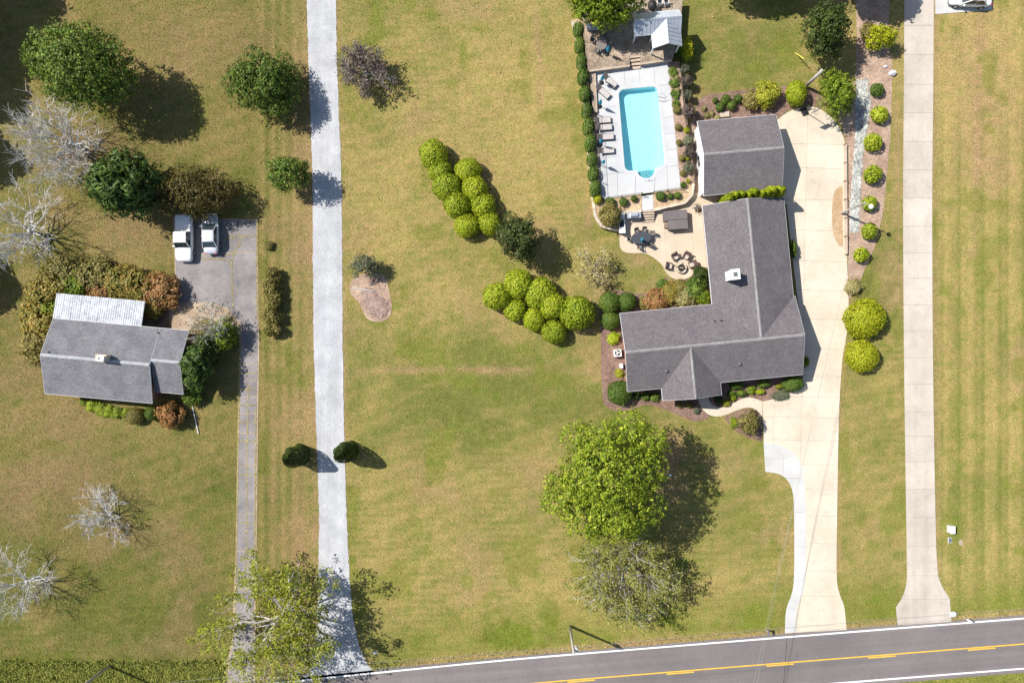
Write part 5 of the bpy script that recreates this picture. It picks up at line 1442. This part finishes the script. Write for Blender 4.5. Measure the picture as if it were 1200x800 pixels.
bare('thin-crowned tree with grey twigs just below the big yellow-green tree', 735, 677, 5.6, 60, 16, 'greybark', 'thinning_tree', 4, .22, 'l_thin', 1700, .21, per=8, limbs=14, kids=4)
bare('wispy straw-coloured small tree on the lawn by the patio', 697, 315, 2.0, 27, 17, 'greybark', 'wispy_tree', 3, .09, 'l_straw', 260, .2, per=6, limbs=7)
bare('sparse purple-brown tree beside the gravel drive', 424, 75, 3.2, 28, 18, 'greybark', 'purple_tree', 4, .14, 'l_purple', 600, .22, per=7, limbs=11)
bare('grey twiggy shrub-tree at the corner of the older house', 243, 382, 3.0, 33, 19, 'greybark', 'twiggy_tree', 4, .14, 'l_grey', 120, .22, per=5, limbs=8)
# trees beyond the frame whose shade reaches into it
for px, py, zc, r, l_ in ((-122, -84, 8, 60, 'big tree off the upper left corner'), (-126, -15, 8, 48, 'big tree above the bare trees off the frame'), (-150, 44, 8, 46, 'big tree off the frame beside the bare trees'), (-160, 130, 8, 42, 'big tree off the frame above the older house'), (-132, 300, 6.5, 42, 'tree off the frame beside the older house'),
                          (868, -62, 6, 40, 'tree just above the frame beyond the garage lawn'), (925, -66, 6, 40, 'tree just above the frame beyond the dark green tree'), (1014, -54, 6, 36, 'tree just above the frame by the straight drive')):
    tree(l_, px, py, zc, (r, r * .9), zc * .6, int(abs(px)) + 40, 'l_mid', n=620, per=14, clump=.7, leaf=.6, lumps=9, trunk=.28, group='trees beyond the frame')

# clipped lime rows
gl = 'lime-green clipped shrubs in the double row'
for i, (x, y, r) in enumerate(((508, 181, 16.5), (516, 200, 14.5), (523.5, 219, 16), (535.5, 240, 15), (547, 264, 14.5))):
    shrub(ORD[i] + ' lime shrub from the top in the gravel-drive-side row of the double row', x, y, r, 2.5, 'ball', 'l_lime', 1 + i % 3, group=gl, name='lime_shrub')
for i, (x, y, r) in enumerate(((548.5, 199.5, 15.5), (556.5, 221, 14), (566, 240.5, 14), (573.5, 261, 14.5))):
    shrub(ORD[i] + ' lime shrub from the top in the pool-side row of the double row', x, y, r, 2.4, 'ball', 'l_lime', 1 + (i + 1) % 3, group=gl, name='lime_shrub')
gl = 'lime-green shrubs in the cluster by the magnolia'
for x, y, r, h, l_ in ((582.5, 347, 15, 2.6, 'outermost lime shrub of the cluster, nearest the gravel drive'), (608, 333, 16, 2.6, 'topmost lime shrub of the cluster, just below the magnolia'), (603.5, 363, 13.5, 2.3, 'lime shrub between the outermost and the lowest middle ones of the cluster'),
                      (632.5, 343, 17, 2.6, 'lime shrub in the upper middle of the cluster'), (625.5, 374, 14, 2.3, 'lime shrub at the lower middle edge of the cluster'), (647, 358, 15, 2.5, 'lime shrub touching the largest one of the cluster'),
                      (676, 366, 19.5, 3.1, 'largest lime shrub of the cluster, nearest the house'), (649, 388.5, 15, 2.4, 'lowest lime shrub of the cluster on the front lawn')):
    shrub(l_, x, y, r, h, 'ball', 'l_lime', int(x) % 3 + 1, group=gl, name='lime_shrub')
# egg-shaped evergreens
shrub('dark egg-shaped evergreen on the strip between the two drives', 342.5, 536, 11.8, 5.2, 'cone', 'l_dark', 5, name='columnar_evergreen')
shrub('dark egg-shaped evergreen at the edge of the gravel drive', 401.5, 531.5, 11.4, 5.2, 'cone', 'l_dark', 6, name='columnar_evergreen')
# olive hedge between the drives
for i, (x, y, r) in enumerate(((319, 322, 10.5), (318, 337, 11.5), (319.5, 353, 12), (318, 370, 11.5), (318.5, 386, 10.5))):
    shrub(ORD[i] + ' olive shrub from the top in the short row between the two drives', x, y, r, 1.9, 'loose', 'l_olive', 3 + i % 2, group='olive shrubs between the drives', name='olive_shrub')
shrub('small straggly green shrub above the olive row between the drives', 315, 288, 6, .7, 'loose', 'l_olive', 3)
# grey-green shrub and plume clump on the pinkish bed
tree('grey-green shrub at the top of the pinkish bed', 428, 313, 1.7, (21, 15), 1.5, 51, 'l_grey', name='grey_green_shrub', n=190, per=14, clump=.35, leaf=.2, lumps=6, trunk=.07, cat='shrub')
shrub('rounded clump of pinkish dry grass plumes on the pinkish bed', 442, 359, 14, .22, 'loosebig', 'l_pink', 2, name='plume_grass', cat='grass clump')
shrub('smaller clump of pinkish dry grass above the rounded one', 433, 346, 10, .18, 'loosebig', 'l_pink', 3, name='plume_grass', cat='grass clump')

# shrubs round the older house
OS = [(46, 372, 22, 2.6, 'l_orange', 'orange-brown shrub at the older house side nearest the eave corner'), (41, 405, 19, 2.4, 'l_olive', 'olive shrub lowest on the far side of the older house'), (52, 340, 21, 2.8, 'l_orange', 'orange-brown shrub at the outer corner of the older house hedge'),
      (75, 322, 21, 2.8, 'l_olive', 'olive-green shrub at the peak of the hedge behind the lean-to'), (92, 330, 18, 2.6, 'l_bright', 'greenest shrub of the hedge behind the lean-to'), (108, 323, 20, 2.7, 'l_olive', 'olive shrub beside the greenest one behind the lean-to'),
      (118, 338, 17, 2.5, 'l_rust', 'reddest rusty shrub in the middle of the lean-to hedge'), (138, 333, 21, 2.7, 'l_orange', 'orange shrub just past the reddest one behind the lean-to'), (160, 336, 20, 2.6, 'l_orange', 'orange shrub behind the lean-to roof end'),
      (185, 341, 21, 2.6, 'l_rust', 'rusty shrub at the hedge end beside the parking pad'), (178, 357, 14, 2.0, 'l_orange', 'small orange shrub over the dark side deck'), (62, 357, 15, 2.3, 'l_bright', 'green shrub against the lean-to corner')]
for i, (x, y, r, h, m_, l_) in enumerate(OS):
    shrub(l_, x, y, r * 1.2, h, 'loosebig', m_, 1 + i % 3, group='hedge shrubs round the older house', name='hedge_shrub')
tree('spiky dark evergreen against the gable of the older house', 229, 432, 2.6, (18, 26), 2.4, 61, 'l_ever', name='evergreen_tree', n=240, per=12, clump=.45, leaf=.65, lumps=7, trunk=.12, aspect=.25)
tree('bright green shrub beside the asphalt drive near the older house', 264, 392, 1.5, (15, 24), 1.4, 62, 'l_bright', name='green_shrub', n=150, per=14, clump=.4, leaf=.26, lumps=6, trunk=.08, cat='shrub')
tree('dark green shrub behind the spiky evergreen by the older house', 243, 408, 1.8, (22, 24), 1.7, 63, 'l_dark', name='dark_shrub', n=200, per=14, clump=.45, leaf=.28, lumps=6, trunk=.08, cat='shrub')
shrub('green shrub at the front corner of the older house below the evergreen', 223, 464, 13, 1.8, 'loose', 'l_mid', 2)
shrub('bronze-leaved shrub at the front corner of the older house', 198, 486, 17, 2.6, 'loosebig', 'l_rust', 4, name='bronze_shrub')
shrub('clipped olive ball shrub in front of the older house step', 157, 487.5, 11, 1.5, 'ball', 'l_olive', 1, name='clipped_shrub')
shrub('smaller clipped green shrub between the ball and the bronze one', 177, 485, 7.5, 1.4, 'ball', 'l_box', 2, name='clipped_shrub')
for i, (x, y, r) in enumerate(((98, 469, 6), (108, 475, 8), (118, 479, 8.5), (128, 482, 8), (138, 483, 7), (146, 484, 6))):
    shrub(ORD[i] + ' low yellow-green plant from the far end of the older house front bed', x, y, r, .6, 'loose', 'l_lime' if i % 2 else 'l_bright', 5, group='low plants in front of the older house', name='low_plant', cat='plant')

# boxwood row beside the pool
for i, (x, y) in enumerate(((677.5, 35), (679, 53), (681, 72), (683, 90.5), (685, 110), (687.2, 130), (689.2, 149), (691.5, 167.5), (693.3, 187), (695, 204), (697.3, 221))):
    shrub(ORD[i] + ' clipped boxwood from the top in the row beside the pool', x, y, 6.3, 1.15, 'small', 'l_box', 1 + i % 3, ZT - .02, 'boxwood row beside the pool', 'boxwood', 1.55, R(-5))
shrub('small yellow shrub at the bottom end of the pool boxwood row', 700, 233.5, 5, .8, 'small', 'l_yellow', 1, ZT - .02)
shrub('large bronze-green shrub beside the outdoor counter', 715, 252, 14.5, 2.0, 'loosebig', 'l_olive', 5, ZT - .02, name='bronze_shrub')
for x, y, r, l_ in ((715, 236.5, 5.5, 'round shrub touching the bronze shrub in the pool bed'), (730.5, 236.5, 5, 'larger round shrub in the bed above the gas grill'), (743, 233, 3.6, 'small round shrub next to the walk in the bed above the gas grill'),
                    (774.5, 229.5, 5.6, 'largest round shrub in the bed above the hot tub'), (785.3, 230, 3.4, 'small round shrub in the middle of the bed above the hot tub'), (794, 229, 3.8, 'round shrub at the outer end of the bed above the hot tub')):
    shrub(l_, x, y, r, r * .16, 'small', 'l_box', 2, ZT - .02, 'round shrubs in the beds below the pool', 'round_shrub')
# bed east of the pool: low green mass, dusky shrubs, small balls
for i, (x, y, r, h, m_, l_) in enumerate(((789, 84, 6, .5, 'l_mid', 'topmost low green plant against the pool deck edge'), (789.5, 97, 6, .5, 'l_mid', 'second low green plant against the pool deck edge'), (791, 110, 6, .5, 'l_mid', 'third low green plant against the pool deck edge'), (792, 121, 5, .5, 'l_mid', 'lowest low green plant against the pool deck edge'),
        (793.5, 92, 3.5, .5, 'l_straw', 'upper pale plant among the low green ones by the pool'), (794, 106, 3.5, .5, 'l_straw', 'lower pale plant among the low green ones by the pool'),
        (803, 80, 6, 1.1, 'l_grey', 'topmost dusky shrub east of the pool fence'), (804.5, 94, 7.5, 1.3, 'l_purple', 'second dusky shrub east of the pool fence'), (806, 110, 6, 1.0, 'l_grey', 'third dusky shrub east of the pool fence'), (808, 130, 9, 1.5, 'l_purple', 'largest dusky shrub east of the pool fence'),
        (807, 165, 7, 1.3, 'l_grey', 'dusky shrub beside the upper part of the garage wall'), (808, 178, 7, 1.3, 'l_purple', 'dusky shrub beside the middle of the garage wall'), (807.5, 196, 7, 1.3, 'l_grey', 'dusky shrub beside the lower part of the garage wall'),
        (793.5, 128.5, 4.5, .6, 'l_olive', 'small olive ball at the end of the low green plants'), (795, 149, 3.6, .55, 'l_olive', 'upper small olive ball in the straw bed beside the pool'), (795.8, 167, 3.6, .55, 'l_olive', 'middle small olive ball in the straw bed beside the pool'), (799, 185, 3.5, .55, 'l_olive', 'lower small olive ball in the straw bed beside the pool'), (800, 203, 3.5, .55, 'l_olive', 'lowest small olive ball in the straw bed beside the pool'),
        (805, 152, 4, .6, 'l_yellow', 'bright yellow plant above the garage wall shrubs'), (806, 185, 3, .5, 'l_yellow', 'bright yellow plant among the garage wall shrubs'), (806.5, 212, 3, .5, 'l_yellow', 'bright yellow plant near the curved end of the pool wall'), (801, 217, 4, .7, 'l_box', 'green shrub near the curved end of the pool wall'))):
    shrub(l_, x, y, r, h, 'small' if 'ball' in l_ else 'loose', m_, 1 + i % 3, ZT - .02, 'plants in the bed east of the pool', 'bed_plant', cat='plant')
tree('golden yellow elongated shrub beside the pool house', 806, 57, 1.2, (6.5, 17), 1.2, 71, 'l_yellow', name='golden_shrub', n=120, per=12, clump=.28, leaf=.18, lumps=6, trunk=.05, cat='shrub')
shrub('green shrub tucked between the golden shrub and the upper terrace', 798, 62, 6, 1.2, 'loose', 'l_mid', 2)

# behind the garage
for x, y, r, l_ in ((838, 117.5, 3.2, 'smallest green ball behind the garage, nearest the pool'), (850.5, 116.5, 5.4, 'largest green ball behind the garage'), (844, 125.5, 5, 'green ball nearest the garage roof beside the stone slab'), (857.5, 123.5, 5, 'green ball next to the roof on the far side of the slab'), (865, 115.5, 4.8, 'green ball next to the yellow-green bushes behind the garage')):
    shrub(l_, x, y, r, r * .19, 'small', 'l_box', 3, .03, 'green balls behind the garage', 'green_ball_shrub')
shrub('grey-green loose bush behind the garage beside the green balls', 881, 116, 12, 1.6, 'loosebig', 'l_olive', 2)
shrub('yellow-green loose bush behind the middle of the garage', 899, 110, 17, 2.2, 'loosebig', 'l_sparse', 3, name='yellow_green_bush')
shrub('round lime shrub at the foot of the cut-off pole', 934, 108.5, 12, 2.4, 'ball', 'l_lime', 1, name='lime_shrub', sy=1.15, rz=0)
b = P(849.5, 134, .3)
t = thing('stone_slab', 'pale flat stone slab on the mulch behind the garage', 'stone', (b.x, b.y, .03), R(6))
MB().box((0, 0, .14), (1.1, .6, .26), 0, .95).build('slab', M['stone'], t)
for i, (x, y) in enumerate(((825, 127), (828, 135), (834, 133), (841, 138))):
    shrub(['straw-coloured plant at the outer corner of the garage bed', 'straw-coloured plant touching the garage roof corner', 'straw-coloured plant amid the reddish mulch behind the garage', 'straw-coloured plant beside the stone slab'][i], x, y, 3.5, .5, 'loose', 'l_straw', 4, group='straw plants behind the garage', name='straw_plant', cat='plant')

# between garage and house
gl = 'upright lime shrubs between garage and house'
for i, (x, y, r) in enumerate(((853, 236, 5), (859, 233.5, 5.2), (866.5, 232.5, 5), (874, 233.5, 4.8), (881, 230.5, 5.8), (889, 232, 5.4), (896, 230.5, 4.8), (902.5, 228, 6), (912, 227.5, 5.6))):
    shrub(ORD[i] + ' upright lime shrub from the patio end between garage and house', x, y - 2, r * 1.45, 4.6, 'cone', 'l_lime', 1 + i % 3, group=gl, name='upright_shrub')

# bed along the straight drive
gl = 'rounded shrubs in the faded mulch bed'
for i, (x, y, r, m_) in enumerate(((1028, 105, 7.5, 'l_box'), (1031, 134, 9, 'l_lime'), (1023.5, 166.5, 10.5, 'l_lime'), (1023, 204, 10, 'l_lime'), (1019.5, 238, 9, 'l_lime'), (1019.5, 271, 9.5, 'l_lime'), (1009.5, 298.5, 8.5, 'l_lime'))):
    shrub(ORD[i] + ' rounded shrub from the top in the bed beside the straight drive', x, y, r, r * .15, 'small', m_, 1 + i % 3, .03, gl, 'rounded_shrub')
shrub('pale feathery plant at the bottom tip of the faded mulch bed', 999.5, 336, 11, 1.0, 'loose', 'l_straw', 6, name='feathery_plant', cat='plant')
shrub('upper of two big golden ball shrubs beside the house driveway', 1013, 373, 21, 2.4, 'bigball', 'l_yellow', 1, name='golden_ball_shrub')
shrub('lower of two big golden ball shrubs beside the house driveway', 1010.5, 416.5, 18.5, 2.2, 'bigball', 'l_yellow', 2, name='golden_ball_shrub')
tree('golden oval shrub in the shaded faded bed by the straight drive', 1033, 43, 1.6, (19, 17), 1.7, 73, 'l_yellow', name='golden_shrub', n=200, per=14, clump=.35, leaf=.24, lumps=7, trunk=.08, cat='shrub')
shrub('dull green shrub behind the golden oval one in the faded bed', 1019, 36, 11, 1.3, 'loose', 'l_olive', 2)

# beside the house
for x, y, r, h, l_ in ((714, 354, 11.5, 1.7, 'clipped ball shrub nearest the lawn of the three at the house end'), (734.5, 353.5, 11.5, 1.7, 'clipped ball shrub nearest the patio bushes of the three at the house end'), (715, 375, 11.5, 1.6, 'lowest clipped ball shrub of the three at the house end'), (726, 460, 14, 2.0, 'clipped ball shrub at the front corner of the house')):
    shrub(l_, x, y, r, h, 'ball', 'l_box', 3, .03, 'clipped ball shrubs at the house end', 'clipped_ball_shrub')
shrub('yellow-green low shrub above the air conditioner', 718.5, 396.5, 8.5, .8, 'loose', 'l_lime', 6, .03)
shrub('small yellow plant below the air conditioner', 725.5, 437, 6, .5, 'loose', 'l_sparse', 6, .03, cat='plant')
PB = [(770, 350, 13, 1.4, 'l_rust', 'dark bronze shrub at the house corner bed'), (786, 343, 12, 1.4, 'l_orange', 'orange-tinged shrub in the house corner bed below the fire pit'), (797, 338, 11, 1.3, 'l_olive', 'olive shrub in the house corner bed below the fire pit'), (803, 350, 12, 1.4, 'l_straw', 'pale yellow shrub along the roof edge of the house corner bed'),
      (815, 336, 12, 1.7, 'l_mid', 'green shrub beside the wicker chairs in the house corner bed'), (824, 347, 9, 1.4, 'l_bright', 'bright green shrub deep in the house corner'), (822, 322, 9, 1.5, 'l_dark', 'dark shrub against the house wall by the patio'), (777, 334, 7, .8, 'l_mid', 'small green plant at the lawn tip of the house corner bed'), (755, 355, 7, .6, 'l_olive', 'low olive plant between the clipped balls and the bronze shrub')]
for i, (x, y, r, h, m_, l_) in enumerate(PB):
    shrub(l_, x, y, r * 1.2, h, 'loosebig', m_, 1 + i % 2, .03, 'shrubs in the house corner bed', 'corner_shrub')
# front beds
FB = [(745, 463, 6, .8, 'l_dark', 'shaded shrub next to the front corner ball'), (757, 464, 6, .7, 'l_mid', 'shaded green shrub under the front eave'), (768, 465, 6, .7, 'l_mid', 'green shrub beside the front gable'), (797, 474, 4.5, .6, 'l_olive', 'olive plant in front of the gable window'), (808.5, 474.5, 4.5, .6, 'l_olive', 'olive plant next to the walk end'), (816.5, 481, 4.5, .6, 'l_grey', 'grey-green plant beside the curved walk'),
      (863, 451.5, 7.5, .9, 'l_box', 'clipped block shrub nearest the gable under the front eave'), (895, 449.5, 8, .9, 'l_box', 'clipped block shrub in the middle under the front eave'), (857, 461, 5, .8, 'l_mid', 'green shrub below the first block shrub'), (858.5, 466, 4.5, .7, 'l_lime', 'lime plant beside the walk bend'), (869, 460.5, 6, .7, 'l_mid', 'green shrub between the block shrubs'),
      (880.5, 457, 5.5, .7, 'l_bright', 'bright plant below the middle of the front bed'), (891, 459, 5.5, .7, 'l_lime', 'lime plant below the middle block shrub'), (851, 472, 5, .6, 'l_sparse', 'yellowish plant inside the walk curve'), (842, 468, 6, .6, 'l_dark', 'dark low plant beside the walk start'), (913, 453, 4.5, .6, 'l_sparse', 'yellow plant between the block shrub and the big corner shrub')]
for i, (x, y, r, h, m_, l_) in enumerate(FB):
    shrub(l_, x, y, r, h, 'small' if 'block' in l_ else 'loose', m_, 1 + i % 3, .03, 'plants in the front beds', 'front_bed_plant', .6 if 'block' in l_ else 1.0, R(5) if 'block' in l_ else None, 'plant')
shrub('big clipped shrub at the driveway corner of the house', 929.5, 449.5, 13, 1.5, 'ball', 'l_box', 2, .03, None, 'corner_clipped_shrub', .68, R(6))
shrub('low grey-green spreading shrub at the driveway edge of the front bed', 915, 463, 12, .5, 'loosebig', 'l_grey', 2, .03, None, 'spreading_shrub', .5, R(8))
shrub('bright green shrub against the driveway wall of the house', 944, 423.5, 5, 1.0, 'loose', 'l_bright', 3, .05, None, 'wall_shrub', 1.6, 0)
shrub('slim green shrub against the middle of the driveway wall', 930, 291.5, 4.5, 1.4, 'loose', 'l_mid', 4, .05, None, 'wall_shrub', 2.4, 0)
tree('bushy olive-gold shrub in the round bed beside the walk', 877.5, 495, 1.1, (13.5, 18), 1.1, 81, 'l_olive', name='olive_gold_shrub', n=210, per=14, clump=.3, leaf=.2, lumps=6, trunk=.07, cat='shrub', z0=.03)
shrub('small green plant beside the olive-gold shrub in the round bed', 860, 495, 5, .5, 'loose', 'l_bright', 3, .03, None, 'bed_plant', 1.6, 0, 'plant')
# ------------------------------------------------------------------ loose ground cover
def inside(x, y, poly):
    c = np.zeros(len(x), bool); n = len(poly)
    for i in range(n):
        x0, y0 = poly[i]; x1, y1 = poly[(i + 1) % n]
        if y0 == y1: continue
        m = ((y0 > y) != (y1 > y)) & (x < (x1 - x0) * (y - y0) / (y1 - y0) + x0)
        c ^= m
    return c
def blades(name, label, n, box, hgt, wid, seed, hard=True, tint=None, mask=None):
    rng = np.random.default_rng(seed)
    x = rng.uniform(box[0], box[1], n); y = rng.uniform(box[2], box[3], n)
    k = np.ones(n, bool)
    if hard:
        for p in HARD: k &= ~inside(x, y, p)
    if mask is not None: k &= mask(x, y, rng)
    x = x[k]; y = y[k]; n = len(x)
    C = np.stack([NX + (x - 625) / 10, NY + (412 - y) / 10, np.zeros(n)], 1)
    a = rng.uniform(0, 6.283, n); b = rng.uniform(0, 6.283, n)
    h = hgt * rng.uniform(.5, 1.4, n); w = wid * rng.uniform(.6, 1.4, n); lean = rng.uniform(.4, 2.4, n)
    V = np.empty((n, 3, 3)); t = np.stack([np.cos(a), np.sin(a), np.zeros(n)], 1) * w[:, None] * .5
    V[:, 0] = C - t; V[:, 1] = C + t
    V[:, 2] = C + np.stack([np.cos(b) * h * lean, np.sin(b) * h * lean, h], 1)
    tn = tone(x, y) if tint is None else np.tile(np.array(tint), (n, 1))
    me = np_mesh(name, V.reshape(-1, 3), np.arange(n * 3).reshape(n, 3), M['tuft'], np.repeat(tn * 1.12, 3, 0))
    return tag(obj(name, me), label, 'grass', None, 'stuff')
blades('grass', 'short mown grass over all the lawns', 520000, (-40, 1240, -40, 835), .04, .14, 1)
blades('tall_grass', 'unmown green grass strip along the road at the lower left', 26000, (-60, 262, 772, 806), .35, .2, 2, False, (.19, .20, .045), lambda x, y, r: (y > 776 - 6 * np.sin(x / 9) * .3) & (y < 803))
blades('verge_grass', 'tufts of taller grass where lawn meets road and drives', 16000, (280, 1240, 690, 800), .16, .16, 3, True, None, lambda x, y, r: (y > ROADY(x) - 12) & (y < ROADY(x) + 80))
# fallen leaves
rng = np.random.default_rng(9)
n = 1500; x = rng.uniform(0, 1200, n); y = rng.uniform(0, 790, n); k = np.ones(n, bool)
for p in HARD: k &= ~inside(x, y, p)
x = x[k]; y = y[k]
C = np.stack([NX + (x - 625) / 10, NY + (412 - y) / 10, np.full(len(x), .09)], 1)
V, F = leaves(rng, C, np.tile([0, 0, 1.0], (len(x), 1)), .16, .7, .3)
tag(obj('fallen_leaves', np_mesh('fallen_leaves', V, F, M['l_straw'])), 'scattered pale fallen leaves on the lawns', 'leaves', None, 'stuff')
n = 1500; x = rng.uniform(685, 788, n); y = rng.uniform(15, 82, n)
C = np.stack([NX + (x - 625) / 10 * (H - ZU) / H, NY + (412 - y) / 10 * (H - ZU) / H, np.full(n, ZU + .02)], 1)
m = inside(x, y, UT)
V, F = leaves(rng, C[m], np.tile([0, 0, 1.0], (m.sum(), 1)), .11, .7, .25)
tag(obj('leaf_litter', np_mesh('leaf_litter', V, F, M['l_rust'])), 'brown leaf litter on the upper terrace', 'leaves', None, 'stuff')
# weeds in the cracks of the old pad
mb = MB(); rr = random.Random(3)
def crack(pts, w):
    global mb
    for a, b in zip(pts[:-1], pts[1:]):
        for i in range(int(math.hypot(b[0] - a[0], b[1] - a[1]) * 3)):
            t = rr.random(); p = P(a[0] + (b[0] - a[0]) * t + rr.gauss(0, w), a[1] + (b[1] - a[1]) * t + rr.gauss(0, w))
            an = rr.uniform(0, 6.28); s = rr.uniform(.035, .10)
            mb.add([(p.x - math.cos(an) * s, p.y - math.sin(an) * s, .045), (p.x + math.cos(an) * s, p.y + math.sin(an) * s, .045), (p.x + math.sin(an) * s, p.y - math.cos(an) * s, .045 + s * .5)], [(0, 1, 2)])
crack([(283, 278), (280, 288), (275, 296), (272, 310), (272, 330), (273, 360)], .5); crack([(236, 303), (255, 304), (270, 305), (272, 312)], .6); crack([(262, 280), (283, 276), (300, 277)], .8)
crack([(262, 300), (275, 296)], .6); crack([(301, 258), (301, 375)], .5); crack([(300, 480), (298, 690)], .35); crack([(281, 400), (278, 600), (275, 740)], .35); crack([(291, 450), (290, 520), (289, 600), (288, 690)], .35)
for yy in (437, 456, 475, 494, 517, 556, 612, 655): crack([(281, yy), (300, yy)], .4)
tag(mb.build('crack_weeds', M['l_straw']), 'yellowish weeds in the cracks of the old asphalt', 'weeds', None, 'stuff')
# river rock
POLY = [(1004, 94), (1018, 94), (1020, 120), (1016, 150), (1012, 175), (1008, 220), (1005.5, 272), (996, 272), (997.5, 230), (1000, 190), (1003, 160), (1003, 130)]
rng = np.random.default_rng(12); n = 5200; x = rng.uniform(993, 1022, n); y = rng.uniform(92, 275, n); k = inside(x, y, POLY); x = x[k]; y = y[k]; n = len(x)
base = np.array([(1, 0, 0), (.3, .9, 0), (-.8, .6, 0), (-.8, -.6, 0), (.3, -.9, 0), (0, 0, .8)]); tri = np.array([(0, 1, 5), (1, 2, 5), (2, 3, 5), (3, 4, 5), (4, 0, 5)])
s = rng.uniform(.07, .2, (n, 1, 1)); a = rng.uniform(0, 6.28, n); c, sn = np.cos(a), np.sin(a)
B = base[None] * s * rng.uniform(.7, 1.2, (n, 1, 3)); X = B[..., 0] * c[:, None] - B[..., 1] * sn[:, None]; Y = B[..., 0] * sn[:, None] + B[..., 1] * c[:, None]
V = np.stack([X + (NX + (x - 625) / 10)[:, None], Y + (NY + (412 - y) / 10)[:, None], B[..., 2] + .035], 2).reshape(-1, 3)
F = (tri[None] + (np.arange(n) * 6)[:, None, None]).reshape(-1, 3)
rk = leafmat('mixed_river_rock', L((.14, .14, .15), (.42, .41, .40), (.70, .69, .67)), 0.0)
tag(obj('river_rock', np_mesh('river_rock', V, F, rk)), 'band of grey and white river rock in the faded bed', 'stones', None, 'stuff')
